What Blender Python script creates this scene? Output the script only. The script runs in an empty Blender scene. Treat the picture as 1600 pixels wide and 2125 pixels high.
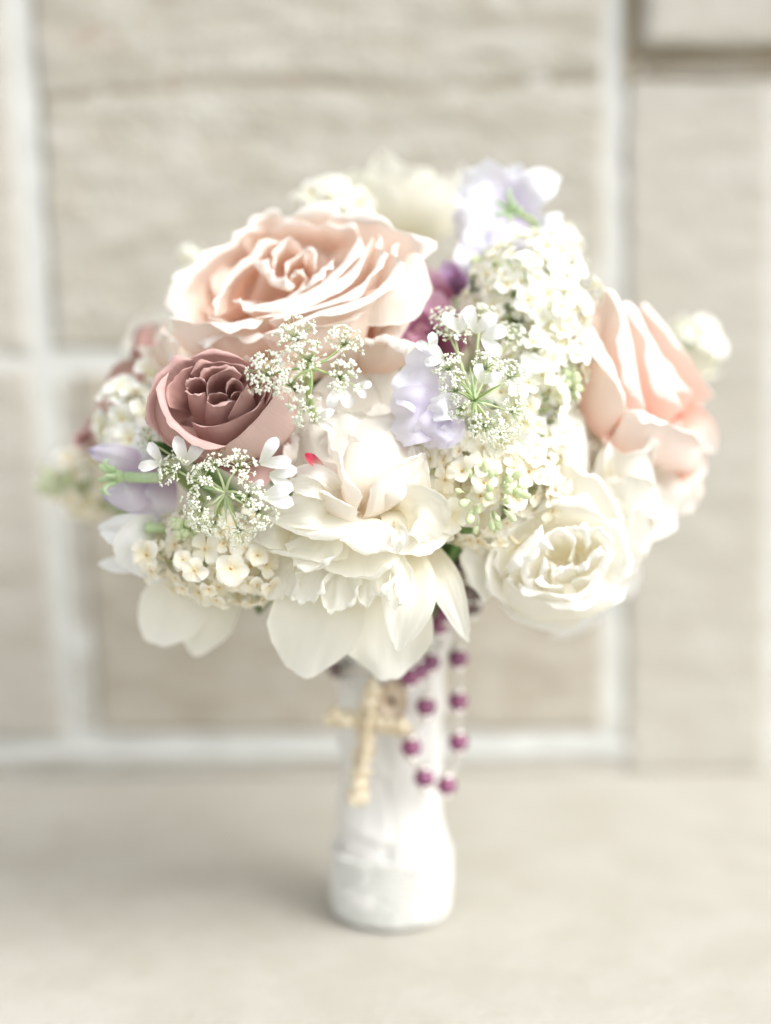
import bpy, math, random
from mathutils import Vector, Matrix, noise

# ------------------------------------------------------------------ camera
SC = bpy.context.scene
COL = SC.collection
R = math.radians
FPX = 3500.0                       # focal length in photo pixels (photo 1600 wide)
PITCH = R(8.0)
CAM = Vector((-0.0025, -0.70, 0.273))
CROT = Matrix.Rotation(R(90) - PITCH, 3, 'X')

def ray(px, py):
    return CROT @ Vector(((px - 800.0) / FPX, -(py - 1062.5) / FPX, -1.0))

def W(px, py, y):
    d = ray(px, py)
    return CAM + d * ((y - CAM.y) / d.y)

def pxm(p):                        # metres covered by one photo pixel at p
    return (CROT.transposed() @ (p - CAM)).z / -FPX

cam_d = bpy.data.cameras.new('camera')
cam = bpy.data.objects.new('camera', cam_d)
COL.objects.link(cam)
cam.location = CAM
cam.rotation_euler = (R(90) - PITCH, 0, 0)
cam_d.sensor_fit = 'HORIZONTAL'
cam_d.sensor_width = 42.0
cam_d.lens = 42.0 * FPX / 1600.0
cam_d.clip_start = 0.01
cam_d.clip_end = 100
cam_d.dof.use_dof = True
cam_d.dof.focus_distance = 0.579
cam_d.dof.aperture_fstop = 3.9
SC.camera = cam

# ------------------------------------------------------------------ light
SUN_EL, SUN_AZ = R(44), R(128)      # soft light from the right and in front of the wall (azimuth clockwise from +Y)
world = bpy.data.worlds.new('World')
SC.world = world
world.use_nodes = True
wn = world.node_tree
wn.nodes.clear()
sky = wn.nodes.new('ShaderNodeTexSky')
sky.sky_type = 'NISHITA'
sky.sun_disc = False
sky.sun_elevation = SUN_EL
sky.sun_rotation = SUN_AZ
sky.dust_density = 3.0
hs = wn.nodes.new('ShaderNodeHueSaturation')          # thin overcast: the blue washed out of the sky
hs.inputs['Saturation'].default_value = 0.12
bg = wn.nodes.new('ShaderNodeBackground')
bg.inputs['Strength'].default_value = 0.15
wo = wn.nodes.new('ShaderNodeOutputWorld')
wn.links.new(sky.outputs[0], hs.inputs['Color'])
wn.links.new(hs.outputs[0], bg.inputs['Color'])
wn.links.new(bg.outputs[0], wo.inputs['Surface'])

sun_d = bpy.data.lights.new('sun', 'SUN')
sun_d.energy = 0.75
sun_d.angle = R(28)
sun_d.color = (1.0, 1.0, 0.975)
sun = bpy.data.objects.new('sun', sun_d)
COL.objects.link(sun)
sdir = Vector((math.sin(SUN_AZ) * math.cos(SUN_EL), math.cos(SUN_AZ) * math.cos(SUN_EL), math.sin(SUN_EL)))
sun.rotation_euler = (-sdir).to_track_quat('-Z', 'Y').to_euler()
sun.location = sdir * 3

SC.view_settings.view_transform = 'Standard'
SC.view_settings.look = 'None'
SC.view_settings.exposure = 0.94
SC.view_settings.gamma = 1.0
SC.view_settings.use_curve_mapping = False
SC.cycles.use_denoising = True
SC.cycles.max_bounces = 24
SC.cycles.diffuse_bounces = 20
SC.cycles.transmission_bounces = 20

# ------------------------------------------------------------------ material helpers
def new_mat(name):
    m = bpy.data.materials.new(name)
    m.use_nodes = True
    nt = m.node_tree
    nt.nodes.clear()
    out = nt.nodes.new('ShaderNodeOutputMaterial')
    return m, nt, out

def petal_mat(name, base, mid, tip, transl=0.32, vein=0.06, rough=0.55, fleck=None, edge=None):
    """Pigment runs from the petal's base to its tip (UV v), with fine veins along it."""
    m, nt, out = new_mat(name)
    N, Lk = nt.nodes, nt.links
    uv = N.new('ShaderNodeUVMap')
    sep = N.new('ShaderNodeSeparateXYZ')
    Lk.new(uv.outputs[0], sep.inputs[0])
    nz0 = N.new('ShaderNodeTexNoise'); nz0.inputs['Scale'].default_value = 5.0
    Lk.new(uv.outputs[0], nz0.inputs['Vector'])
    ad = N.new('ShaderNodeMath'); ad.operation = 'MULTIPLY_ADD'
    Lk.new(nz0.outputs['Fac'], ad.inputs[0]); ad.inputs[1].default_value = 0.22
    Lk.new(sep.outputs[1], ad.inputs[2])
    sb = N.new('ShaderNodeMath'); sb.operation = 'SUBTRACT'
    Lk.new(ad.outputs[0], sb.inputs[0]); sb.inputs[1].default_value = 0.11
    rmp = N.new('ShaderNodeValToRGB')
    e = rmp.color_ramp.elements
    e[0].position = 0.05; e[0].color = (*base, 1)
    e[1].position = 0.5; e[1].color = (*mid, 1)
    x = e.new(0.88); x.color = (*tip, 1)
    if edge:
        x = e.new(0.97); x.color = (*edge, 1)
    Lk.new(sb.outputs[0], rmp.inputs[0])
    mp = N.new('ShaderNodeMapping'); mp.inputs['Scale'].default_value = (26, 1.6, 1)
    Lk.new(uv.outputs[0], mp.inputs[0])
    nz = N.new('ShaderNodeTexNoise'); nz.inputs['Scale'].default_value = 1.0; nz.inputs['Detail'].default_value = 4
    Lk.new(mp.outputs[0], nz.inputs['Vector'])
    mx = N.new('ShaderNodeMix'); mx.data_type = 'RGBA'; mx.blend_type = 'MULTIPLY'
    vm = N.new('ShaderNodeMapRange')
    vm.inputs[1].default_value = 0.35; vm.inputs[2].default_value = 0.7
    vm.inputs[3].default_value = 0.0; vm.inputs[4].default_value = vein * 3
    Lk.new(nz.outputs['Fac'], vm.inputs[0])
    Lk.new(vm.outputs[0], mx.inputs[0])
    Lk.new(rmp.outputs[0], mx.inputs[6])
    mx.inputs[7].default_value = (*[0.35 + 0.65 * c for c in mid], 1)
    col = mx.outputs[2]
    if fleck:
        tc = N.new('ShaderNodeTexCoord')
        fz = N.new('ShaderNodeTexNoise'); fz.inputs['Scale'].default_value = 160
        Lk.new(tc.outputs['Object'], fz.inputs['Vector'])
        fr = N.new('ShaderNodeMapRange')
        fr.inputs[1].default_value = 0.66; fr.inputs[2].default_value = 0.74
        Lk.new(fz.outputs['Fac'], fr.inputs[0])
        fm = N.new('ShaderNodeMix'); fm.data_type = 'RGBA'
        Lk.new(fr.outputs[0], fm.inputs[0]); Lk.new(col, fm.inputs[6])
        fm.inputs[7].default_value = (*fleck, 1)
        col = fm.outputs[2]
    p = N.new('ShaderNodeBsdfPrincipled')
    p.inputs['Roughness'].default_value = rough
    p.inputs['Specular IOR Level'].default_value = 0.22
    p.inputs['Sheen Weight'].default_value = 0.08
    Lk.new(col, p.inputs['Base Color'])
    bp = N.new('ShaderNodeBump'); bp.inputs['Strength'].default_value = 0.26; bp.inputs['Distance'].default_value = 0.0007
    Lk.new(nz.outputs['Fac'], bp.inputs['Height'])
    Lk.new(bp.outputs[0], p.inputs['Normal'])
    t = N.new('ShaderNodeBsdfTranslucent')
    Lk.new(col, t.inputs['Color'])
    ms = N.new('ShaderNodeMixShader'); ms.inputs[0].default_value = transl
    Lk.new(p.outputs[0], ms.inputs[1]); Lk.new(t.outputs[0], ms.inputs[2])
    Lk.new(ms.outputs[0], out.inputs[0])
    return m

def simple_mat(name, col, rough=0.5, metal=0.0, spec=0.5, transl=0.0, noise_scale=0, noise_amt=0.0, col2=None, coat=0.0, bump=0.0, transmission=0.0):
    m, nt, out = new_mat(name)
    N, Lk = nt.nodes, nt.links
    p = N.new('ShaderNodeBsdfPrincipled')
    p.inputs['Base Color'].default_value = (*col, 1)
    p.inputs['Roughness'].default_value = rough
    p.inputs['Metallic'].default_value = metal
    p.inputs['Specular IOR Level'].default_value = spec
    p.inputs['Coat Weight'].default_value = coat
    p.inputs['Transmission Weight'].default_value = transmission
    src = None
    if noise_scale:
        tc = N.new('ShaderNodeTexCoord')
        nz = N.new('ShaderNodeTexNoise'); nz.inputs['Scale'].default_value = noise_scale; nz.inputs['Detail'].default_value = 5
        Lk.new(tc.outputs['Object'], nz.inputs['Vector'])
        rm = N.new('ShaderNodeMapRange'); rm.inputs[1].default_value = 0.3; rm.inputs[2].default_value = 0.7
        rm.inputs[4].default_value = noise_amt
        Lk.new(nz.outputs['Fac'], rm.inputs[0])
        mx = N.new('ShaderNodeMix'); mx.data_type = 'RGBA'
        mx.inputs[6].default_value = (*col, 1); mx.inputs[7].default_value = (*(col2 or col), 1)
        Lk.new(rm.outputs[0], mx.inputs[0])
        Lk.new(mx.outputs[2], p.inputs['Base Color'])
        src = mx.outputs[2]
        if bump:
            b = N.new('ShaderNodeBump'); b.inputs['Strength'].default_value = bump; b.inputs['Distance'].default_value = 0.001
            Lk.new(nz.outputs['Fac'], b.inputs['Height']); Lk.new(b.outputs[0], p.inputs['Normal'])
    if transl:
        t = N.new('ShaderNodeBsdfTranslucent'); t.inputs['Color'].default_value = (*col, 1)
        if src: Lk.new(src, t.inputs['Color'])
        ms = N.new('ShaderNodeMixShader'); ms.inputs[0].default_value = transl
        Lk.new(p.outputs[0], ms.inputs[1]); Lk.new(t.outputs[0], ms.inputs[2])
        Lk.new(ms.outputs[0], out.inputs[0])
    else:
        Lk.new(p.outputs[0], out.inputs[0])
    return m

def stone_mat(name, c1, c2, c3, pit=0.6, streak=1.0, bump=0.55):
    """Sawn limestone: faint bedding streaks, pale mottling, small rusty pits."""
    m, nt, out = new_mat(name)
    N, Lk = nt.nodes, nt.links
    tc = N.new('ShaderNodeTexCoord')
    mp = N.new('ShaderNodeMapping'); mp.inputs['Scale'].default_value = (24, 24, 78)
    Lk.new(tc.outputs['Object'], mp.inputs[0])
    a = N.new('ShaderNodeTexNoise'); a.inputs['Scale'].default_value = 1.0; a.inputs['Detail'].default_value = 7; a.inputs['Roughness'].default_value = 0.62
    Lk.new(mp.outputs[0], a.inputs['Vector'])
    r1 = N.new('ShaderNodeMapRange'); r1.inputs[1].default_value = 0.40; r1.inputs[2].default_value = 0.61; r1.inputs[4].default_value = streak
    Lk.new(a.outputs['Fac'], r1.inputs[0])
    m1 = N.new('ShaderNodeMix'); m1.data_type = 'RGBA'
    m1.inputs[6].default_value = (*c1, 1); m1.inputs[7].default_value = (*c2, 1)
    Lk.new(r1.outputs[0], m1.inputs[0])
    b = N.new('ShaderNodeTexNoise'); b.inputs['Scale'].default_value = 52; b.inputs['Detail'].default_value = 5
    Lk.new(tc.outputs['Object'], b.inputs['Vector'])
    r2 = N.new('ShaderNodeMapRange'); r2.inputs[1].default_value = 0.58; r2.inputs[2].default_value = 0.74; r2.inputs[4].default_value = pit
    Lk.new(b.outputs['Fac'], r2.inputs[0])
    m2 = N.new('ShaderNodeMix'); m2.data_type = 'RGBA'
    Lk.new(m1.outputs[2], m2.inputs[6]); m2.inputs[7].default_value = (*c3, 1)
    Lk.new(r2.outputs[0], m2.inputs[0])
    p = N.new('ShaderNodeBsdfPrincipled'); p.inputs['Roughness'].default_value = 0.85; p.inputs['Specular IOR Level'].default_value = 0.2
    at = N.new('ShaderNodeAttribute'); at.attribute_name = 'vein'          # brown bedding vein, stored on the stone that has one
    m3 = N.new('ShaderNodeMix'); m3.data_type = 'RGBA'
    Lk.new(at.outputs['Fac'], m3.inputs[0]); Lk.new(m2.outputs[2], m3.inputs[6])
    m3.inputs[7].default_value = (0.20, 0.155, 0.10, 1)
    Lk.new(m3.outputs[2], p.inputs['Base Color'])
    c = N.new('ShaderNodeTexNoise'); c.inputs['Scale'].default_value = 240; c.inputs['Detail'].default_value = 6
    Lk.new(tc.outputs['Object'], c.inputs['Vector'])
    ad = N.new('ShaderNodeMath'); ad.operation = 'ADD'
    Lk.new(c.outputs['Fac'], ad.inputs[0]); Lk.new(a.outputs['Fac'], ad.inputs[1])
    bp = N.new('ShaderNodeBump'); bp.inputs['Strength'].default_value = bump; bp.inputs['Distance'].default_value = 0.003
    Lk.new(ad.outputs[0], bp.inputs['Height']); Lk.new(bp.outputs[0], p.inputs['Normal'])
    Lk.new(p.outputs[0], out.inputs[0])
    return m

M = {}
M['blush'] = petal_mat('blush_petal', (0.90, 0.60, 0.45), (0.92, 0.79, 0.69), (0.925, 0.865, 0.80), edge=(0.92, 0.89, 0.84), transl=0.26, vein=.05, fleck=(0.84, 0.70, 0.58))
M['blush_pink'] = petal_mat('blush_pink_petal', (0.90, 0.50, 0.38), (0.92, 0.745, 0.66), (0.925, 0.865, 0.82), edge=(0.92, 0.89, 0.86), transl=0.24, vein=.05)
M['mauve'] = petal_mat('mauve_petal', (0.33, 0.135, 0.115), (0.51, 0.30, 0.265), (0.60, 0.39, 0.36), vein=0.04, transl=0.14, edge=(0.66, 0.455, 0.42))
M['mauve_pale'] = petal_mat('pale_mauve_petal', (0.50, 0.30, 0.26), (0.62, 0.455, 0.40), (0.66, 0.48, 0.44), vein=0.05, transl=0.14, edge=(0.74, 0.56, 0.51))
M['ivory'] = petal_mat('ivory_petal', (0.92, 0.86, 0.68), (0.93, 0.915, 0.85), (0.935, 0.93, 0.895), transl=0.28)
M['white'] = petal_mat('white_petal', (0.93, 0.87, 0.70), (0.915, 0.90, 0.81), (0.92, 0.915, 0.86), transl=0.32)
M['white_blush'] = petal_mat('white_blush_petal', (0.93, 0.80, 0.66), (0.90, 0.855, 0.78), (0.91, 0.885, 0.835), transl=0.30)
M['white_red'] = petal_mat('red_tipped_petal', (0.90, 0.86, 0.78), (0.90, 0.88, 0.82), (0.88, 0.80, 0.76), edge=(0.62, 0.10, 0.16))
M['red'] = petal_mat('red_fleck_petal', (0.80, 0.62, 0.55), (0.62, 0.10, 0.14), (0.55, 0.03, 0.08), transl=0.15)
M['cool_white'] = petal_mat('cool_white_petal', (0.90, 0.91, 0.82), (0.93, 0.94, 0.93), (0.94, 0.95, 0.95), transl=0.3)
M['lavender'] = petal_mat('lavender_petal', (0.80, 0.74, 0.86), (0.84, 0.81, 0.92), (0.89, 0.88, 0.95), transl=0.3, vein=0.06)
M['pale_lavender'] = petal_mat('pale_lavender_petal', (0.80, 0.74, 0.86), (0.88, 0.88, 0.94), (0.92, 0.93, 0.96), transl=0.3, vein=0.06)
M['violet_edge'] = petal_mat('violet_edged_petal', (0.64, 0.47, 0.70), (0.82, 0.79, 0.86), (0.76, 0.71, 0.83), transl=0.32, vein=0.14, edge=(0.47, 0.42, 0.64))
M['purple'] = petal_mat('purple_petal', (0.26, 0.07, 0.20), (0.42, 0.23, 0.42), (0.56, 0.42, 0.60))
M['magenta'] = petal_mat('magenta_petal', (0.30, 0.03, 0.10), (0.58, 0.26, 0.41), (0.78, 0.50, 0.63))
M['floret'] = petal_mat('lilac_floret', (0.92, 0.90, 0.66), (0.95, 0.95, 0.87), (0.95, 0.95, 0.92), transl=0.25, vein=0.02)
M['floret_cream'] = petal_mat('cream_floret', (0.92, 0.84, 0.60), (0.95, 0.92, 0.80), (0.95, 0.94, 0.86), transl=0.25, vein=0.02)
M['eye'] = simple_mat('floret_eye', (0.62, 0.36, 0.06), 0.6)
M['bud'] = simple_mat('green_bud', (0.62, 0.74, 0.40), 0.5, transl=0.25, noise_scale=300, noise_amt=1.0, col2=(0.86, 0.88, 0.70))
M['lace'] = simple_mat('lace_floret', (0.94, 0.95, 0.88), 0.6, transl=0.2, noise_scale=220, noise_amt=0.5, col2=(0.88, 0.92, 0.74))
M['stem'] = simple_mat('green_stem', (0.13, 0.27, 0.06), 0.5, noise_scale=120, noise_amt=1.0, col2=(0.24, 0.38, 0.11), transl=0.1)
M['fine_stem'] = simple_mat('fine_green_stem', (0.33, 0.48, 0.16), 0.5, noise_scale=160, noise_amt=1.0, col2=(0.50, 0.60, 0.28), transl=0.15)
M['pale_ray'] = simple_mat('pale_ray', (0.62, 0.70, 0.42), 0.5, transl=0.25)
M['calyx'] = simple_mat('pale_green_calyx', (0.50, 0.70, 0.38), 0.5, noise_scale=200, noise_amt=1.0, col2=(0.70, 0.82, 0.56), transl=0.2)
M['leaf'] = petal_mat('dark_green_leaf', (0.05, 0.11, 0.03), (0.07, 0.16, 0.04), (0.10, 0.20, 0.05), transl=0.2, rough=0.4)
M['satin'] = simple_mat('white_satin', (0.77, 0.765, 0.745), 0.36, spec=0.45, noise_scale=60, noise_amt=0.4, col2=(0.73, 0.71, 0.67), bump=0.05)
M['band'] = simple_mat('band_cloth', (0.66, 0.655, 0.62), 0.6)
M['rhinestone'] = simple_mat('rhinestone', (0.86, 0.86, 0.83), 0.10, metal=0.25, spec=0.9, noise_scale=500, noise_amt=1.0, col2=(0.68, 0.685, 0.65))
M['bead'] = simple_mat('plum_glass', (0.27, 0.04, 0.14), 0.12, metal=0.3, spec=0.9, coat=1.0, noise_scale=90, noise_amt=0.8, col2=(0.13, 0.018, 0.09))
M['dark_bead'] = simple_mat('dark_plum_glass', (0.055, 0.018, 0.02), 0.12, spec=0.8, coat=1.0, noise_scale=150, noise_amt=1.0, col2=(0.14, 0.07, 0.055))
M['silver'] = simple_mat('polished_silver', (0.86, 0.83, 0.79), 0.22, metal=1.0)
M['gold'] = simple_mat('old_gold', (0.58, 0.47, 0.31), 0.4, metal=0.25, noise_scale=230, noise_amt=1.0, col2=(0.84, 0.77, 0.61))
M['medal'] = simple_mat('bronze_medal', (0.50, 0.38, 0.27), 0.35, metal=0.6, noise_scale=200, noise_amt=1.0, col2=(0.62, 0.52, 0.42))
M['stone'] = stone_mat('limestone', (0.407, 0.383, 0.321), (0.504, 0.487, 0.432), (0.358, 0.283, 0.220), pit=0.65, bump=0.8)
M['stone_plain'] = stone_mat('smooth_limestone', (0.442, 0.418, 0.365), (0.485, 0.466, 0.417), (0.422, 0.384, 0.326), pit=0.3, streak=0.8)
M['stone_edge'] = stone_mat('ochre_limestone', (0.381, 0.342, 0.277), (0.448, 0.416, 0.357), (0.325, 0.275, 0.216), pit=0.4)
M['mortar'] = simple_mat('pale_mortar', (0.533, 0.534, 0.504), 0.9, spec=0.15, noise_scale=45, noise_amt=1.0, col2=(0.582, 0.588, 0.564), bump=0.3)
M['old_mortar'] = simple_mat('brown_old_mortar', (0.24, 0.19, 0.12), 0.9, spec=0.1, noise_scale=60, noise_amt=1.0, col2=(0.34, 0.28, 0.19), bump=0.3)
M['ledge'] = stone_mat('ledge_stone', (0.469, 0.446, 0.386), (0.519, 0.498, 0.446), (0.439, 0.406, 0.347), pit=0.45, streak=0.8, bump=0.2)

# ------------------------------------------------------------------ object helpers
def tag(o, label, cat, group=None):
    o['label'] = label; o['category'] = cat
    if group: o['group'] = group
    return o

def thing(name, label, cat, loc=(0, 0, 0), rot=None, group=None):
    o = bpy.data.objects.new(name, None)
    o.empty_display_size = 0.01
    COL.objects.link(o)
    mw = Matrix.Translation(Vector(loc))
    if rot is not None: mw = mw @ rot.to_4x4()
    o.matrix_world = mw
    tag(o, label, cat, group)
    return o

def mesh_obj(name, verts, faces, mat, parent=None, uvs=None, smooth=True, thick=0.0, mats=None, fmat=None, world=False):
    me = bpy.data.meshes.new(name)
    if world and parent is not None:       # verts given in world space
        inv = world_of(parent).inverted()
        verts = [inv @ Vector(v) for v in verts]
    me.from_pydata([tuple(v) for v in verts], [], faces)
    for mm in (mats or [mat]): me.materials.append(mm)
    if uvs:
        ul = me.uv_layers.new(name='UVMap')
        for lp in me.loops: ul.data[lp.index].uv = uvs[lp.vertex_index]
    if fmat:
        me.polygons.foreach_set('material_index', fmat)
    if smooth: me.polygons.foreach_set('use_smooth', [True] * len(me.polygons))
    o = bpy.data.objects.new(name, me)
    COL.objects.link(o)
    if parent is not None: o.parent = parent
    if thick:
        s = o.modifiers.new('thickness', 'SOLIDIFY'); s.thickness = thick; s.offset = 0
    return o

def world_of(o):
    m = o.matrix_basis.copy()
    p = o.parent
    while p is not None:
        m = p.matrix_basis @ m
        p = p.parent
    return m

def grid_faces(nu, nv):
    f = []
    for j in range(nv):
        for i in range(nu):
            a = j * (nu + 1) + i
            f.append((a, a + 1, a + nu + 2, a + nu + 1))
    return f

def axis_rot(ax, spin=0.0):
    return Vector(ax).normalized().to_track_quat('Z', 'Y').to_matrix() @ Matrix.Rotation(spin, 3, 'Z')

def spline(pts, n):
    """Catmull-Rom through pts (Vectors or floats), n+1 samples."""
    P = [pts[0] * 2 - pts[1]] + list(pts) + [pts[-1] * 2 - pts[-2]]
    out = []
    m = len(pts) - 1
    for k in range(n + 1):
        t = k / n * m
        i = min(int(t), m - 1); t -= i
        p0, p1, p2, p3 = P[i], P[i + 1], P[i + 2], P[i + 3]
        out.append((p1 * 2 + (p2 - p0) * t + (p0 * 2 - p1 * 5 + p2 * 4 - p3) * t * t + (p1 * 3 - p0 - p2 * 3 + p3) * t ** 3) * 0.5)
    return out

def tube_geo(pts, radii, n=8, V=None, F=None):
    V = [] if V is None else V; F = [] if F is None else F
    b0 = len(V)
    prev = None
    for k, p in enumerate(pts):
        t = (pts[min(k + 1, len(pts) - 1)] - pts[max(k - 1, 0)]).normalized()
        if prev is None:
            a = t.orthogonal().normalized()
        else:
            a = (prev - t * prev.dot(t)).normalized()
        prev = a
        b = t.cross(a)
        r = radii[k] if isinstance(radii, (list, tuple)) else radii
        for i in range(n):
            an = 2 * math.pi * i / n
            V.append(p + a * (math.cos(an) * r) + b * (math.sin(an) * r))
    for k in range(len(pts) - 1):
        for i in range(n):
            c = b0 + k * n
            F.append((c + i, c + (i + 1) % n, c + n + (i + 1) % n, c + n + i))
    F.append(tuple(b0 + i for i in reversed(range(n))))
    F.append(tuple(b0 + (len(pts) - 1) * n + i for i in range(n)))
    return V, F

def ellipsoid_geo(c, ax, r, l, V, F, seg=7, rings=5):
    """Ellipsoid of half-length l along ax and radius r."""
    m = Vector(ax).normalized().to_track_quat('Z', 'Y').to_matrix()
    b = len(V)
    V.append(c - m @ Vector((0, 0, l)))
    for k in range(1, rings):
        th = math.pi * k / rings
        for i in range(seg):
            an = 2 * math.pi * i / seg
            V.append(c + m @ Vector((r * math.sin(th) * math.cos(an), r * math.sin(th) * math.sin(an), -l * math.cos(th))))
    V.append(c + m @ Vector((0, 0, l)))
    top = len(V) - 1
    for i in range(seg):
        F.append((b, b + 1 + (i + 1) % seg, b + 1 + i))
        for k in range(rings - 2):
            q = b + 1 + k * seg
            F.append((q + i, q + (i + 1) % seg, q + seg + (i + 1) % seg, q + seg + i))
        q = b + 1 + (rings - 2) * seg
        F.append((q + i, q + (i + 1) % seg, top))

def sm(t):
    t = max(0.0, min(1.0, t)); return t * t * (3 - 2 * t)
def lerp(a, b, t): return a + (b - a) * t

HAND = Vector((0, 0.0, 0.105))       # where the stems enter the wrap

def add_stem(parent, start, mat='stem', r=0.0021, aim=None, sag=0.0):
    tx = Vector((random.uniform(-.013, .013), random.uniform(-.013, .013), 0.098)) if aim is None else aim
    st = Vector(start)
    mid = lerp_v(st, tx, 0.55) + Vector((-(st.x) * 0.25, -(st.y) * 0.25, -0.01 + sag))
    pts = spline([st, mid, tx], 10)
    V, F = tube_geo(pts, r, 7)
    return mesh_obj('stem', V, F, M[mat], parent, world=True)

def lerp_v(a, b, t): return a + (b - a) * t

# ------------------------------------------------------------------ petals
def cup_petal(parent, mat, theta, L, Wd, a0, a1, roll, rc, r0=0.002, tip=0.35, ruffle=0.0, seed=0, lip=0.22, z0=0.0,
              point=0.0, side=0.0, nu=14, nv=18, thick=0.0, serr=0.02, name='petal', roll_u=0.0):
    """Petal grown from a flower's axis (local Z) in the direction theta.  Its midrib leaves at angle a0 above the
    horizontal, bends to a1 and rolls back by `roll` over the lip; across, it is curved with radius rc."""
    n = 48
    tab = [(r0, z0, a0)]
    r, z = r0, z0
    for k in range(1, n + 1):
        s = k / n
        a = lerp(a0, a1, sm(s / 0.75))
        if s > 1 - lip: a -= roll * ((s - 1 + lip) / lip) ** 1.4
        r += math.cos(a) * L / n; z += math.sin(a) * L / n
        tab.append((r, z, a))
    V, UV = [], []
    ct, st = math.cos(theta), math.sin(theta)
    for j in range(nv + 1):
        v = j / nv
        for i in range(nu + 1):
            u = -1 + 2 * i / nu
            s = v * (1 - tip * abs(u) ** 2.3 + point * (max(0, 1 - abs(u) * 2.2)) ** 1.5)
            s += serr * noise.noise((u * 3.6 + seed * 3.1, v * 1.5, seed * 1.7)) * v ** 3 + serr * .5 * noise.noise((u * 9 + seed, 0, seed)) * v ** 5
            s = max(0.0, min(1.06, s))
            f = min(s, 0.9999) * n; k = int(f); f -= k
            A, B = tab[k], tab[k + 1]
            pr, pz, pa = A[0] + (B[0] - A[0]) * f, A[1] + (B[1] - A[1]) * f, A[2] + (B[2] - A[2]) * f
            if s > 1:
                pr += math.cos(pa) * L * (s - 1); pz += math.sin(pa) * L * (s - 1)
            w = Wd * (0.34 + 0.66 * sm(s / 0.62))
            an = max(-2.6, min(2.6, u * w / rc))
            inn = rc * (1 - math.cos(an)) - side * w * abs(u) ** 3.5 * s
            tang = rc * math.sin(an) if abs(an) < 2.6 else rc * math.sin(an)
            rf = ruffle * (s ** 2) * noise.noise((u * 1.9 + seed * 7.3, s * 1.6 + seed, seed * 2.2)) * 2.0
            rf += ruffle * 0.7 * (s ** 5) * noise.noise((u * 5.2 + seed * 2.3, s * 3 + seed, seed))
            inn += rf
            pr2 = pr - math.sin(pa) * inn
            pz2 = pz + math.cos(pa) * inn
            V.append(Vector((pr2 * ct - tang * st, pr2 * st + tang * ct, pz2)))
            UV.append((u * .5 + .5 + seed * 3.0 % 5, min(1, s)))
    return mesh_obj(name, V, grid_faces(nu, nv), M[mat], parent, UV, thick=thick)

def strip_petal(parent, mat, pts, hw, face=(0, -1, 0.1), cup=0.3, ruffle=0.1, seed=0, tip=0.3, curl=0.0, notch=0.0, nu=14, nv=20,
                thick=0.0, name='petal', twist=0.0, serr=0.05, fold=0.0):
    """Petal laid along a midrib through pts = (photo x, photo y, depth); hw = half widths in photo pixels."""
    P = [W(*p) for p in pts]
    sc = pxm(P[len(P) // 2])
    C = spline(P, nv)
    H = spline([float(h) for h in hw], nv)
    V, UV = [], []
    nf = Vector(face).normalized()
    def at(s):
        f = max(0, min(nv - 1e-4, s * nv)); k = int(f); f -= k
        return C[k].lerp(C[k + 1], f), (C[min(k + 1, nv)] - C[max(k - 1, 0)]).normalized(), H[k] + (H[k + 1] - H[k]) * f
    for j in range(nv + 1):
        v = j / nv
        for i in range(nu + 1):
            u = -1 + 2 * i / nu
            s = v * (1 - tip * abs(u) ** 2.2 - notch * max(0, 1 - abs(u) * 3))
            s += serr * noise.noise((u * 3.5 + seed * 3.1, 0.3, seed * 1.7)) * v ** 3 + serr * .5 * (noise.noise((u * 9 + seed * 2.1, 4.3, seed)) - .3) * v ** 5
            s = max(0, min(1, s))
            c, t, h = at(s)
            h *= 1 + serr * 1.2 * noise.noise((s * 6 + seed, 2 if u > 0 else 7, seed)) * abs(u)
            h = max(h, 1.0) * sc
            nn = (nf - t * nf.dot(t)).normalized()
            if twist: nn = Matrix.Rotation(twist * s, 3, t) @ nn
            b = t.cross(nn)
            d = cup * h * (u * u) - fold * h * (1 - abs(u)) + curl * h * sm((s - .6) / .4)
            d += ruffle * h * (0.25 + s) * s * 1.6 * noise.noise((u * 1.7 + seed * 5.3, s * 2.1 + seed * 1.3, seed * 2.2))
            d += ruffle * h * 0.9 * (s * s + .25) * abs(u) * noise.noise((u * 4.0 + seed, s * 5 + seed * 1.9, seed * .7))
            d += ruffle * h * 0.35 * s * noise.noise((u * 8.0 + seed, s * 3 + seed, seed * .3))
            V.append(c + b * (u * h * (1 - 0.12 * abs(cup) * u * u)) + nn * d)
            UV.append((u * .5 + .5 + seed * 3.0 % 5, s))
    return mesh_obj(name, V, grid_faces(nu, nv), M[mat], parent, UV, thick=thick, world=True)

def plane_pt(C, ax, px, py, h):
    """Point on the photo ray through (px, py) lying h above the plane through C with normal ax."""
    d = ray(px, py)
    return CAM + d * ((C + ax * h - CAM).dot(ax) / d.dot(ax))

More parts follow.
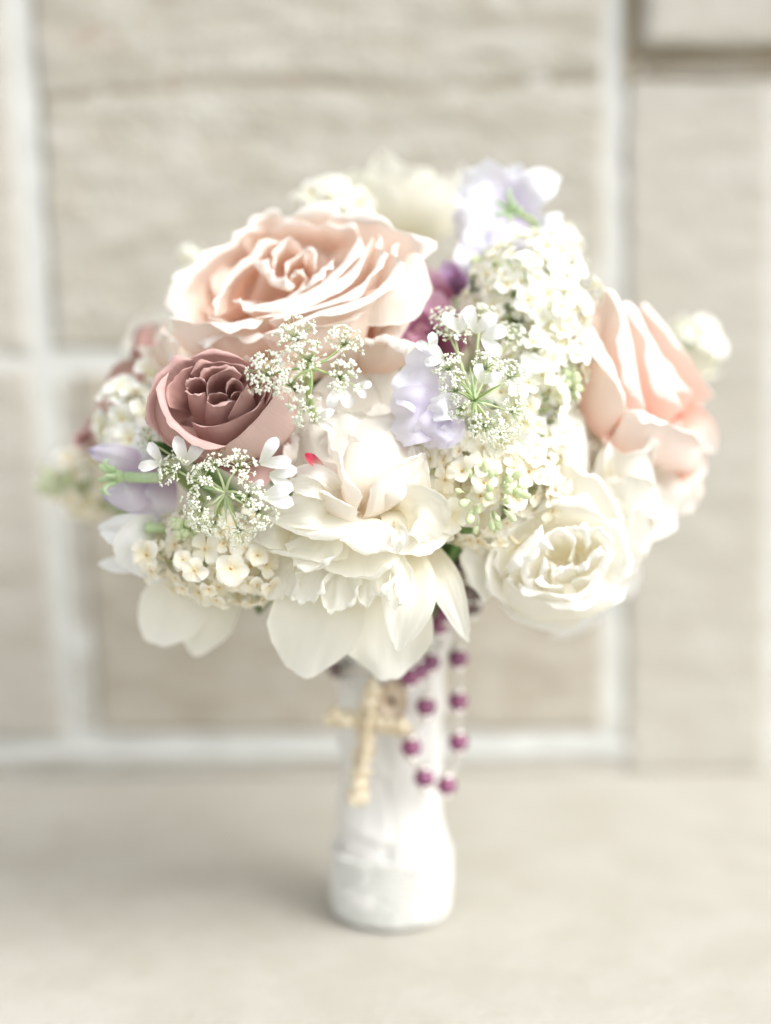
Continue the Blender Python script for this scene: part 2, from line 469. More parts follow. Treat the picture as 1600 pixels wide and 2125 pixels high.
def loft(parent, mat, base, rim, plane=None, bulge=0.003, sign=1, lip=0.0, lip_ang=110, ruffle=0.0006, serr=0.012, seed=0, vr=(0.3, 1.0), nu=22, nv=14, name='petal', skew=0.55):
    """Cupped petal stretched from a base line to a rim line (photo x, photo y, height above the flower's plane or depth);
    sign 1 bows it towards the viewer (outside of a near petal), -1 away (inside of a far petal); the lip rolls the same way."""
    cv = (lambda p: plane_pt(plane[0], plane[1], *p)) if plane else (lambda p: W(*p))
    Rm = spline([cv(p) for p in rim], nu)
    Bs = spline([cv(p) for p in base], nu) if len(base) > 1 else [cv(base[0])] * (nu + 1)
    V, UV = [], []
    nl = 6 if lip else 0
    rows = nv + nl
    for j in range(rows + 1):
        for i in range(nu + 1):
            u = i / nu
            r0 = Rm[max(i - 1, 0)]; r1 = Rm[min(i + 1, nu)]
            t = Rm[i] - Bs[i]; ln = t.length; t = t.normalized()
            n = t.cross(r1 - r0)
            n = n.normalized() if n.length > 1e-9 else Vector((0, -1, 0))
            if n.dot(CAM - Rm[i]) < 0: n = -n
            n = n * sign
            v = min(1.0, j / nv)
            e = 1 + serr * 2 * noise.noise((u * 7 + seed * 2.7, seed, 0)) * v ** 4 + serr * noise.noise((u * 19 + seed, 1, seed)) * v ** 6
            taper = 1 - 0.35 * abs(2 * u - 1) ** 4
            bl = bulge * (math.sin(math.pi * v ** skew)) * taper
            p = Bs[i] + t * (ln * v * e) + n * bl
            p += n * ruffle * v * v * (2.2 * noise.noise((u * 3.2 + seed * 3.3, v * 1.5, seed)) + 1.2 * noise.noise((u * 9 + seed, v * 3, seed)))
            if j > nv:
                q = (j - nv) / nl
                m1 = 0.5 + 1.3 * noise.noise((u * 2.3 + seed, 3, seed)) + 0.5 * noise.noise((u * 6.5 + seed, 5, seed))
                m1 = max(0.12, min(1.5, m1 + 0.35))
                th = R(lip_ang) * q * (0.45 + 0.55 * min(1.0, m1))
                rad = lip * m1 * (1 + 0.25 * noise.noise((u * 14 + seed, 9, seed))) / R(lip_ang)
                ends = min(1.0, 6 * u, 6 * (1 - u))
                p += (t * (rad * math.sin(th)) + n * (rad * (1 - math.cos(th)))) * ends
            V.append(p)
            UV.append((u + seed * 3.0 % 5, lerp(vr[0], vr[1], (j / rows) if lip else v)))
    return mesh_obj(name, V, grid_faces(nu, rows), M[mat], parent, UV, world=True)

# ------------------------------------------------------------------ the setting: ledge and stone wall
WALL_Y, YAW = 0.205, R(2.2)
WN = Vector((math.sin(YAW), -math.cos(YAW), 0))        # wall face normal, towards the camera
WO = Vector((0, WALL_Y, 0))
WX = Vector((math.cos(YAW), math.sin(YAW), 0))

def WW(px, py):
    d = ray(px, py)
    p = CAM + d * ((WO - CAM).dot(WN) / d.dot(WN))
    return (p - WO).dot(WX), p.z

def wall_pt(a, z, out): return WO + WX * a + Vector((0, 0, z)) + WN * out

def make_ledge():
    V, F = [], []
    xs = [-1.6 + 3.2 * i / 80 for i in range(81)]
    ys = [-0.62 + 0.90 * j / 40 for j in range(41)]
    for y in ys:
        for x in xs:
            V.append(Vector((x, y, 0.0006 * noise.noise((x * 14, y * 14, 0)) + 0.0003 * noise.noise((x * 60, y * 60, 3)) - 0.0009)))
    F = grid_faces(80, 40)
    b = len(V)
    for (x, y) in ((-1.6, -.62), (1.6, -.62), (1.6, .28), (-1.6, .28)):
        V.append(Vector((x, y, -0.08)))
    c0, c1, c2, c3 = 0, 80, 40 * 81 + 80, 40 * 81
    F += [tuple([b, b + 1] + [k for k in range(80, -1, -1)]), (b + 3, b + 2, b + 1, b),
          tuple([b + 1, b + 2] + [k * 81 + 80 for k in range(40, -1, -1)]), tuple([b + 3, b] + [k * 81 for k in range(0, 41)]),
          tuple([b + 2, b + 3] + [40 * 81 + k for k in range(81)])]
    o = mesh_obj('ledge', V, F, M['ledge'])
    o['kind'] = 'structure'
    o['label'] = 'smooth pale stone ledge under the bouquet'
make_ledge()

wall = thing('stone_wall', 'pale limestone block wall with light mortar joints behind the bouquet', 'wall', WO)

def stone(corners, proud, mat, seed, rough=0.0012, crack=None, depth=0.03, bev=0.0014, nx=46, nz=40):
    """Block with its face on the wall plane: corners (a, z) = bottom left, bottom right, top right, top left."""
    V, vein = [], []
    bl, br, tr, tl = [Vector((c[0], c[1], 0)) for c in corners]
    wv = ((br - bl).length + (tr - tl).length) / 2
    hv = ((tl - bl).length + (tr - br).length) / 2
    nx = max(10, min(80, int(wv / 0.004))); nz = max(10, min(150, int(hv / 0.0022)))
    for j in range(nz + 1):
        v = j / nz
        for i in range(nx + 1):
            u = i / nx
            p = (bl * (1 - u) + br * u) * (1 - v) + (tl * (1 - u) + tr * u) * v
            e = min(u * wv, (1 - u) * wv, v * hv, (1 - v) * hv)
            o = proud + rough * (noise.noise((p.x * 22, p.y * 60, seed)) + 0.8 * noise.noise((p.x * 70, p.y * 150, seed + 5)))
            ee = min(1, e / bev)
            o -= bev * 0.8 * (1 - math.sqrt(max(0, 1 - (1 - ee) ** 2)))
            if crack:
                cz = crack(p.x)
                vv = math.exp(-((p.y - cz) / 0.0024) ** 2) * max(.25, min(1.0, .65 + 1.1 * noise.noise((p.x * 16, 1, seed))))
                o -= 0.0016 * vv
                vein.append(vv)
            q = p.copy()
            if i in (0, nx) or j in (0, nz):
                q.x += 0.0012 * noise.noise((p.x * 40, p.y * 40, seed + 9)); q.y += 0.0012 * noise.noise((p.x * 40, p.y * 40, seed + 13))
            V.append(wall_pt(q.x, q.y, o))
    F = grid_faces(nx, nz)
    b = len(V)
    ring = [i for i in range(nx)] + [j * (nx + 1) + nx for j in range(nz)] + [nz * (nx + 1) + nx - i for i in range(nx)] + [(nz - j) * (nx + 1) for j in range(nz)]
    for k in ring:
        V.append(V[k] - WN * (depth + proud))
    m = len(ring)
    for k in range(m):
        F.append((ring[(k + 1) % m], ring[k], b + k, b + (k + 1) % m))
    o = mesh_obj('stone', V, F, M[mat], wall, world=True)
    if vein:
        a = o.data.attributes.new('vein', 'FLOAT', 'POINT')
        a.data.foreach_set('value', vein + [0.0] * (len(V) - len(vein)))
    return o

def px_quad(bl, br, tr, tl): return [WW(*bl), WW(*br), WW(*tr), WW(*tl)]

# big rough block behind the flowers, with a thin bedding crack across it
cA, cB = WW(80, 208), WW(1245, 152)
def crack_line(x):
    t = (x - cA[0]) / (cB[0] - cA[0])
    return lerp(cA[1], cB[1], t) + 0.0025 * noise.noise((x * 18, 2.2, 0)) + 0.004 * math.sin(t * 5.5)
stone(px_quad((113, 724), (1252, 730), (1256, -420), (37, -420)), 0.0014, 'stone', 1, 0.0009, crack_line)
stone(px_quad((204, 1520), (1250, 1516), (1252, 782), (157, 776)), 0.0014, 'stone_edge', 2, 0.0008)
stone(px_quad((1294, 1602), (1592, 1599), (1602, 166), (1298, 168)), 0.0014, 'stone_plain', 3, 0.0007)
stone(px_quad((1322, 108), (2300, 96), (2300, -420), (1318, -420)), 0.012, 'stone_plain', 4, 0.0007, bev=0.008)
stone(px_quad((-900, 736), (58, 736), (-22, -420), (-900, -420)), 0.0014, 'stone_plain', 5, 0.0008)
stone(px_quad((-900, 1536), (132, 1534), (64, 764), (-900, 764)), 0.0014, 'stone_plain', 6, 0.0009)
stone(px_quad((166, 1516), (201, 1516), (154, 790), (118, 790)), -0.0002, 'stone_plain', 16, 0.0006, bev=0.001)
stone(px_quad((1336, 156), (2300, 150), (2300, 128), (1336, 132)), 0.0014, 'stone_edge', 14, 0.0006, bev=0.002)
stone(px_quad((-900, 1608), (1284, 1606), (1284, 1578), (-900, 1580)), 0.0015, 'stone_plain', 15, 0.0008, bev=0.002)
def joint(quad, out):
    V = [wall_pt(a, z, out) for a, z in quad] + [wall_pt(a, z, -0.004) for a, z in quad]
    mesh_obj('old_mortar', V, [(0, 1, 2, 3), (4, 5, 1, 0), (5, 6, 2, 1), (6, 7, 3, 2), (7, 4, 0, 3)], M['old_mortar'], wall, smooth=False, world=True)
joint(px_quad((1300, 166), (1322, 166), (1318, -420), (1298, -420)), 0.0020)
joint(px_quad((1323, 127), (2300, 122), (2300, 96), (1323, 110)), 0.0022)
joint(px_quad((1323, 163), (2300, 158), (2300, 152), (1323, 158)), 0.0018)
stone(px_quad((1640, 1590), (2900, 1590), (2900, 168), (1652, 168)), 0.0014, 'stone_plain', 7, 0.0008)
stone(px_quad((58, -480), (1250, -480), (1260, -1300), (30, -1300)), 0.0014, 'stone', 8, 0.0012)
stone(px_quad((1318, -480), (2900, -480), (2900, -1300), (1318, -1300)), 0.0014, 'stone_plain', 9, 0.0009)
stone(px_quad((-900, -480), (4, -480), (-30, -1300), (-900, -1300)), 0.0014, 'stone', 10, 0.0012)

def make_mortar():
    V, F = [], []
    nx, nz = 160, 120
    a0, a1, z1 = -0.62, 0.70, 0.62
    for j in range(nz + 1):
        for i in range(nx + 1):
            a, z = lerp(a0, a1, i / nx), lerp(-0.02, z1, j / nz)
            o = -0.0005 + 0.0014 * noise.noise((a * 45, z * 45, 4)) + 0.0008 * noise.noise((a * 120, z * 120, 8))
            V.append(wall_pt(a, z, o))
    F = grid_faces(nx, nz)
    mesh_obj('mortar', V, F, M['mortar'], wall, world=True)
    # backing of the wall, and the rough mortar fillet where the wall meets the ledge
    V2 = [wall_pt(a, z, o) for o in (-0.014, -0.12) for (a, z) in ((a0, -.02), (a1, -.02), (a1, z1), (a0, z1))]
    mesh_obj('backing', V2, [(0, 1, 2, 3), (7, 6, 5, 4), (0, 4, 5, 1), (1, 5, 6, 2), (2, 6, 7, 3), (3, 7, 4, 0)], M['mortar'], wall, smooth=False, world=True)
    V, n = [], 150
    prof = [(0.0, 0.0165), (0.0022, 0.0165), (0.0034, 0.0145), (0.0036, 0.012), (0.003, 0.0095), (0.0015, 0.0075), (-0.001, 0.006)]
    x0, x1 = WW(-900, 1580)[0], WW(1300, 1580)[0]
    for i in range(n + 1):
        a = lerp(x0, x1, i / n)
        for k, (o, z) in enumerate(prof):
            V.append(wall_pt(a, z + 0.0018 * noise.noise((a * 25, k * .7, 5)), o + 0.0018 * noise.noise((a * 30, k, 9))))
    m = len(prof) - 1
    F = []
    for i in range(n):
        for k in range(m):
            q = i * (m + 1) + k
            F.append((q, q + 1, q + m + 2, q + m + 1))
    mesh_obj('mortar_fillet', V, F, M['mortar'], wall, world=True)
make_mortar()

# ------------------------------------------------------------------ bouquet handle
random.seed(3)
def make_handle():
    h = thing('bouquet_handle', 'white satin wrapped bouquet handle with a beaded band, standing on the ledge', 'bouquet handle', (0, 0, 0))
    prof = [(0.0232, 0.003), (0.0236, 0.02), (0.0226, 0.034), (0.0219, 0.045), (0.0214, 0.06), (0.0212, 0.075), (0.0212, 0.09), (0.0216, 0.105), (0.023, 0.118), (0.025, 0.126)]
    na, nz = 96, 60
    V, F = [], []
    def pr(t):
        f = t * (len(prof) - 1); k = min(int(f), len(prof) - 2); f -= k
        return lerp(prof[k][0], prof[k + 1][0], f), lerp(prof[k][1], prof[k + 1][1], f)
    for j in range(nz + 1):
        r, z = pr(j / nz)
        for i in range(na):
            an = 2 * math.pi * i / na
            # diagonal wraps of ribbon with soft creases
            ph = (z * 34 + an / (2 * math.pi) * 1.0) % 1.0
            d = 0.0019 * (1 - ph) ** 3 + 0.0013 * noise.noise((math.cos(an) * 1.8, math.sin(an) * 1.8, z * 26)) + 0.0008 * noise.noise((math.cos(an) * 4, math.sin(an) * 4, z * 60))
            V.append(Vector(((r + d) * math.cos(an), (r + d) * math.sin(an), z)))
    for j in range(nz):
        for i in range(na):
            F.append((j * na + i, j * na + (i + 1) % na, (j + 1) * na + (i + 1) % na, (j + 1) * na + i))
    F.append(tuple(reversed(range(na))))
    F.append(tuple(nz * na + i for i in range(na)))
    mesh_obj('satin_wrap', V, F, M['satin'], h)
    # loose satin fold down the front right of the wrap
    V, F = [], []
    n = 30
    for j in range(n + 1):
        t = j / n
        z = lerp(0.026, 0.115, t)
        r = pr(0.25 + 0.55 * t)[0] + 0.0010
        for i in range(13):
            u = -1 + i / 6
            an = R(-72) + u * R(30) * (0.7 + .3 * math.sin(t * 4)) + 0.12 * math.sin(t * 5)
            d = 0.0030 * (1 - u * u) * (0.5 + .5 * math.sin(t * 7 + 1) ** 2) - 0.001 * abs(u)
            rr = r + d
            V.append(Vector((rr * math.cos(an), rr * math.sin(an), z)))
    mesh_obj('ribbon_fold', V, grid_faces(12, n), M['satin'], h, thick=0.0006)
    # band
    V, F = [], []
    bp = [(0.0216, 0.0), (0.0234, 0.0012), (0.0245, 0.004), (0.0250, 0.008), (0.0250, 0.027), (0.0246, 0.0295), (0.0236, 0.0305)]
    for r, z in bp:
        for i in range(na):
            an = 2 * math.pi * i / na
            V.append(Vector((r * math.cos(an), r * math.sin(an), z)))
    for j in range(len(bp) - 1):
        for i in range(na):
            F.append((j * na + i, j * na + (i + 1) % na, (j + 1) * na + (i + 1) % na, (j + 1) * na + i))
    F.append(tuple(reversed(range(na))))
    band = mesh_obj('beaded_band', V, F, M['band'], h)
    V, F = [], []
    for j in range(16):
        z = 0.0020 + j * 0.0018
        m = 96
        for i in range(m):
            an = 2 * math.pi * (i + 0.5 * (j % 2)) / m + random.uniform(-.01, .01)
            rr = 0.0252 + random.uniform(-.0001, .0004) - (0.0012, .0008, .0005, .0002)[j] if j < 4 else 0.0252 + random.uniform(-.0001, .0004)
            d = Vector((math.cos(an), math.sin(an), 0))
            ellipsoid_geo(d * rr + Vector((0, 0, z + random.uniform(-.0002, .0002))), (d + Vector((random.uniform(-.5, .5), random.uniform(-.5, .5), random.uniform(-.5, .5)))), 0.00088, 0.0008, V, F, 6, 4)
    o = mesh_obj('rhinestones', V, F, M['rhinestone'], band, smooth=False)
    o['kind'] = 'stuff'
make_handle()

# ------------------------------------------------------------------ roses
def rose(name, label, cpx, cpy, y, axis, Rr, n, mat, spin=0.0, seed=1, open_=1.0, inner=0.0, outer_mat=None, group=None, ruffle=0.05, cat='rose', sink=0.45, roll_k=1.0, point=0.0,
         gap=1.0, stem=True, width_k=1.0, tip=0.3, hollow=0.06, serr=0.035, qr=(0.0, 1.0)):
    rnd = random.Random(seed)
    ax = Vector(axis).normalized()
    base = W(cpx, cpy, y) - ax * Rr * sink
    t = thing(name, label, cat, base, axis_rot(ax, spin), group)
    for i in range(n):
        q = i / (n - 1)
        if not qr[0] <= q <= qr[1]: continue
        th = i * R(137.508) + rnd.uniform(-.3, .3)
        k = q ** 0.85
        kh = sm((k - .18) / .3)                                   # 0 in the closed heart, 1 in the bowl around it
        L = Rr * lerp(0.66, 1.26, k) * rnd.uniform(.9, 1.08)
        Wd = Rr * lerp(0.27, 0.84, k ** .8) * width_k * rnd.uniform(.85, 1.12)
        a0 = R(lerp(80, lerp(30, 2, open_), k ** .55)) + rnd.uniform(-.08, .08)
        a1 = R(lerp(98 - inner, lerp(88, 46, open_), k ** 1.1)) + rnd.uniform(-.12, .12)
        roll = R(lerp(4, 92, k) * roll_k) * rnd.uniform(.45, 1.3)
        rc = Rr * lerp(0.14, 0.72, k) * rnd.uniform(.92, 1.15)
        cup_petal(t, (outer_mat if outer_mat and q > .82 else mat), th, L, Wd, a0, a1, roll, rc, r0=Rr * (lerp(.015, .07, k) + hollow * kh) * gap, tip=tip * rnd.uniform(.5, 1.4),
                  ruffle=Rr * ruffle * (0.3 + k), seed=seed * 13 + i * 1.37, lip=lerp(.10, .26, k) * rnd.uniform(.8, 1.3), side=0.16 * k * rnd.uniform(-.3, 1.3), point=point * rnd.uniform(0, 1),
                  z0=Rr * lerp(0.04, 0.0, k), nu=18, nv=20, serr=serr)
    # green calyx under the petals
    for i in range(5):
        cup_petal(t, 'leaf', i * R(72), Rr * .75, Rr * .12, R(-35), R(10), R(60), Rr * .5, r0=Rr * .05, tip=.7, seed=i, z0=-Rr * .06, nu=4, nv=8, name='sepal')
    V, F = [], []
    ellipsoid_geo(Vector((0, 0, -Rr * .05)), (0, 0, 1), Rr * .13, Rr * .16, V, F, 10, 7)
    mesh_obj('hip', V, F, M['stem'], t)
    if stem: add_stem(t, base - ax * Rr * .12)
    return t

random.seed(11)

def big_rose():
    ax = Vector((-.20, -.52, .83)).normalized()
    t = rose('garden_rose', 'large open blush peach rose facing upwards above the mauve rose', 612, 640, -0.062, ax, 0.0400, 30, 'blush', spin=0.4, seed=4, ruffle=.08, open_=.95, hollow=.08, sink=.62, qr=(.62, 1))
    C = W(612, 590, -.076)
    k = [0]
    def P(base, rim, sign=1, mat='blush', **kw):
        k[0] += 1.73
        kw.setdefault('ruffle', .0008); kw.setdefault('serr', .03)
        loft(t, mat, base, rim, (C, ax), sign=sign, seed=k[0], **kw)
    D = -.030
    # far side of the bowl, seen from inside
    P([(590, 600, D), (640, 600, D)], [(500, 505, .000), (530, 465, .003), (562, 450, .004), (610, 458, .004), (667, 450, .005), (730, 456, .003)], -1, bulge=.008, lip=.006)
    P([(640, 590, D), (680, 600, D)], [(670, 462, .004), (730, 456, .006), (776, 466, .005), (825, 484, .003), (862, 510, .0), (878, 545, -.003)], -1, bulge=.008, lip=.006)
    P([(640, 590, D), (660, 590, D)], [(560, 478, .000), (620, 472, .003), (690, 478, .004), (745, 490, .002)], -1, bulge=.006, lip=.004)
    # left wall of the bowl
    P([(520, 640, -.020), (560, 600, D), (600, 575, D)], [(372, 668, -.002), (380, 612, .001), (402, 576, .003), (450, 528, .004), (505, 492, .004), (550, 474, .003)], -1, bulge=.010, lip=.007, vr=(.05, 1))
    P([(540, 630, -.026), (570, 600, -.028), (600, 580, D)], [(452, 655, .000), (455, 618, .003), (478, 586, .003), (520, 548, .003), (560, 512, .003), (598, 498, .002)], -1, bulge=.006, lip=.003, vr=(.0, .8))
    # loose heart
    P([(590, 600, -.024), (615, 595, -.024)], [(524, 538, .006), (531, 562, .005), (553, 586, .003), (590, 604, .001), (615, 600, .000)], 1, bulge=.003, lip=.006, lip_ang=150)
    P([(600, 585, -.024), (620, 580, -.024)], [(566, 560, .004), (575, 530, .006), (602, 505, .007), (622, 520, .006), (632, 550, .004)], -1, bulge=.004, lip=.002)
    P([(610, 590, -.022), (630, 590, -.022)], [(590, 575, .003), (606, 545, .006), (625, 530, .006), (648, 528, .006), (656, 560, .003)], -1, bulge=.003, lip=.002)
    P([(610, 595, -.02), (625, 595, -.02)], [(596, 590, .002), (612, 565, .005), (632, 555, .005), (640, 580, .002)], 1, bulge=.002, lip=.002)
    P([(560, 640, -.022), (590, 640, -.022), (620, 620, -.022)], [(480, 624, .006), (498, 634, .004), (530, 634, .002), (575, 622, .001), (604, 608, .001), (638, 578, .002)], 1, bulge=.003, lip=.004, lip_ang=140)
    P([(630, 630, -.022), (655, 610, -.022), (675, 590, -.02)], [(610, 614, .000), (640, 592, .003), (668, 562, .005), (690, 535, .006)], 1, bulge=.003, lip=.004)
    # stacked petals on the near right, outer faces towards us
    P([(580, 668, -.022), (640, 650, -.022), (700, 610, -.02), (740, 550, -.018)], [(505, 650, .001), (571, 634, .002), (609, 619, .002), (650, 600, .003), (700, 560, .005), (728, 520, .006), (745, 488, .004)], 1, bulge=.004, lip=.005)
    P([(480, 690, -.016), (580, 690, -.02), (680, 650, -.02), (745, 590, -.018), (775, 540, -.016)], [(430, 662, .000), (489, 668, .001), (551, 650, .001), (604, 634, .001), (668, 605, .002), (728, 567, .004), (758, 525, .005), (772, 492, .003)], 1, bulge=.004, lip=.006)
    P([(600, 700, -.018), (680, 675, -.018), (750, 630, -.018), (790, 570, -.014)], [(558, 668, .000), (630, 641, .000), (714, 612, .002), (758, 584, .003), (786, 535, .004), (790, 485, .003)], 1, bulge=.004, lip=.006)
    P([(620, 722, -.018), (690, 705, -.018), (760, 665, -.018), (805, 610, -.014)], [(545, 698, -.002), (609, 672, -.001), (670, 648, -.001), (753, 620, .001), (799, 584, .003), (822, 540, .003), (830, 505, .001)], 1, bulge=.004, lip=.008)
    # broad reflexed petal on the right
    P([(760, 610, -.004), (800, 590, -.002), (830, 560, -.001), (845, 530, -.001)], [(755, 672, -.010), (800, 676, -.012), (857, 664, -.014), (882, 612, -.012), (884, 560, -.008)], 1, bulge=.006, lip=.002, vr=(.5, 1))
    # outer petals on the near left and below
    P([(400, 730, -.016), (450, 735, -.018), (510, 725, -.018), (550, 700, -.016)], [(352, 664, -.002), (395, 672, -.002), (450, 676, -.002), (505, 672, -.002), (548, 664, -.001)], 1, bulge=.004, lip=.011, lip_ang=95)
    P([(430, 745, -.022), (500, 750, -.022), (560, 735, -.022)], [(410, 705, -.008), (460, 700, -.007), (520, 696, -.007), (570, 690, -.006)], 1, bulge=.004, lip=.007)
    P([(600, 745, -.022), (680, 740, -.022), (740, 715, -.022)], [(545, 702, -.007), (620, 688, -.006), (700, 670, -.006), (775, 640, -.005)], 1, bulge=.005, lip=.004)
    P([(380, 775, -.03), (345, 760, -.03), (330, 750, -.028)], [(375, 715, -.010), (345, 690, -.009), (340, 675, -.006)], 1, bulge=.003, lip=.004)
    P([(400, 760, -.03), (360, 770, -.03)], [(330, 775, -.028), (286, 726, -.026), (318, 720, -.024), (350, 728, -.02)], 1, bulge=.003, lip=.002, vr=(.35, .9))
    P([(520, 770, -.032), (610, 775, -.034), (700, 765, -.034), (760, 745, -.034)], [(480, 728, -.016), (570, 716, -.015), (660, 706, -.015), (760, 690, -.015)], 1, bulge=.006, lip=.005, vr=(.15, .8))
    P([(380, 790, -.034), (450, 790, -.034), (520, 775, -.034)], [(345, 740, -.018), (400, 735, -.017), (470, 735, -.017), (530, 728, -.016)], 1, bulge=.006, lip=.004, vr=(.15, .8))
    P([(750, 770, -.034), (810, 760, -.034), (850, 745, -.03)], [(745, 705, -.014), (790, 698, -.013), (840, 706, -.014), (868, 716, -.016)], 1, bulge=.005, lip=.006, lip_ang=140, vr=(.1, 1))
big_rose()

def mauve_rose():
    ax = Vector((.10, -.90, .36)).normalized()
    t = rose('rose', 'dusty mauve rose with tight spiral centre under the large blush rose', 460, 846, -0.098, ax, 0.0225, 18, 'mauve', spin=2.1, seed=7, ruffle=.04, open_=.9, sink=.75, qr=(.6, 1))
    C = W(465, 840, -.116)
    k = [4.0]
    def P(base, rim, sign=1, **kw):
        k[0] += 1.31
        kw.setdefault('ruffle', .00025); kw.setdefault('serr', .012)
        loft(t, kw.pop('mat', 'mauve'), base, rim, (C, ax), sign=sign, seed=k[0], **kw)
    D = -.016
    # outer ring
    P([(420, 850, D), (440, 820, D)], [(330, 905, -.008), (312, 862, -.006), (314, 815, -.005), (335, 782, -.004), (372, 756, -.003), (400, 745, -.003)], -1, bulge=.004, lip=.003)
    P([(440, 820, D), (480, 810, D), (510, 820, D)], [(378, 756, -.004), (412, 738, -.003), (455, 738, -.003), (505, 748, -.003), (550, 772, -.004)], -1, bulge=.004, lip=.002)
    P([(520, 840, D), (530, 850, D)], [(530, 765, -.004), (562, 785, -.005), (588, 818, -.006), (594, 855, -.008)], -1, bulge=.003, lip=.002)
    P([(440, 900, D), (480, 905, D)], [(322, 872, -.008), (336, 912, -.008), (372, 936, -.008), (412, 948, -.008), (455, 944, -.008)], 1, bulge=.002, lip=.002)
    # left lip band and right front petal (their outer faces turn to us)
    P([(330, 835, -.012), (334, 885, -.013), (365, 925, -.013), (410, 942, -.013), (460, 945, -.013)], [(352, 770, -.002), (345, 812, .000), (352, 850, .001), (370, 880, .001), (398, 904, .001), (432, 918, .001), (472, 924, .000)], 1, bulge=.003, lip=.0035, lip_ang=120)
    P([(440, 946, -.014), (505, 940, -.014), (565, 920, -.014), (595, 892, -.014), (600, 850, -.014), (594, 815, -.012)], [(452, 938, -.003), (476, 920, .000), (506, 896, .002), (532, 869, .003), (553, 842, .003), (572, 815, .002), (582, 792, -.001)], 1, bulge=.005, lip=.0012, vr=(.3, 1), mat='mauve_pale')
    # inside walls
    P([(430, 860, D), (440, 840, D)], [(352, 845, -.001), (352, 805, .000), (372, 776, .000), (402, 760, .000)], -1, bulge=.003, lip=.001, vr=(.0, .8))
    P([(450, 815, D), (490, 815, D)], [(396, 778, .000), (420, 758, .001), (450, 752, .001), (490, 760, .001), (520, 778, .000)], -1, bulge=.003, lip=.0015, vr=(.0, .8))
    P([(450, 820, D), (480, 820, D)], [(412, 790, .001), (430, 774, .002), (460, 766, .002), (495, 775, .002)], -1, bulge=.002, lip=.0015, vr=(.0, .8))
    P([(510, 850, D), (520, 835, D)], [(553, 838, .002), (560, 815, .002), (548, 795, .001), (530, 780, .000)], -1, bulge=.002, lip=.001, vr=(.0, .7))
    # front low petal
    P([(420, 918, -.014), (470, 930, -.014), (520, 900, -.014), (552, 860, -.012)], [(398, 875, .001), (422, 884, .001), (450, 884, .002), (488, 870, .003), (522, 853, .003), (546, 830, .002)], 1, bulge=.0015, lip=.001, vr=(.2, 1))
    # heart petals
    P([(405, 855, D), (425, 880, D), (445, 890, D)], [(384, 802, .002), (390, 815, .003), (408, 818, .003), (426, 814, .003)], 1, bulge=.002, lip=.0015, vr=(.3, 1))
    P([(420, 840, D), (440, 830, D)], [(384, 800, .002), (396, 789, .003), (414, 786, .003), (430, 796, .003)], -1, bulge=.002, lip=.001)
    P([(436, 885, D), (456, 892, D), (478, 880, D)], [(428, 833, .003), (440, 839, .004), (462, 835, .004), (490, 831, .003)], 1, bulge=.003, lip=.0022, lip_ang=140, vr=(.2, 1))
    P([(450, 850, -.01), (470, 840, -.01)], [(428, 832, .002), (436, 820, .003), (456, 815, .004), (474, 820, .003)], -1, bulge=.001, lip=.0008)
    P([(478, 890, D), (505, 880, D), (530, 860, D)], [(474, 868, .000), (486, 844, .003), (502, 812, .005), (512, 796, .005)], 1, bulge=.003, lip=.0012, vr=(.2, 1))
    P([(500, 880, D), (530, 865, D), (548, 840, D)], [(512, 868, .000), (532, 845, .002), (546, 818, .003), (548, 800, .002)], 1, bulge=.002, lip=.001, vr=(.2, 1))
    P([(450, 840, D), (470, 830, D)], [(428, 832, .002), (430, 796, .004), (448, 777, .005), (474, 770, .005), (503, 780, .004)], -1, bulge=.002, lip=.0015, vr=(.2, 1))
    P([(478, 830, D), (492, 825, D)], [(470, 820, .002), (474, 798, .005), (488, 788, .006), (503, 797, .005), (506, 815, .003)], -1, bulge=.001, lip=.001, vr=(.2, .9))
    P([(482, 835, D), (498, 830, D)], [(478, 826, .003), (486, 815, .005), (499, 812, .005), (505, 824, .003)], 1, bulge=.001, lip=.0008, vr=(.2, .9))
mauve_rose()

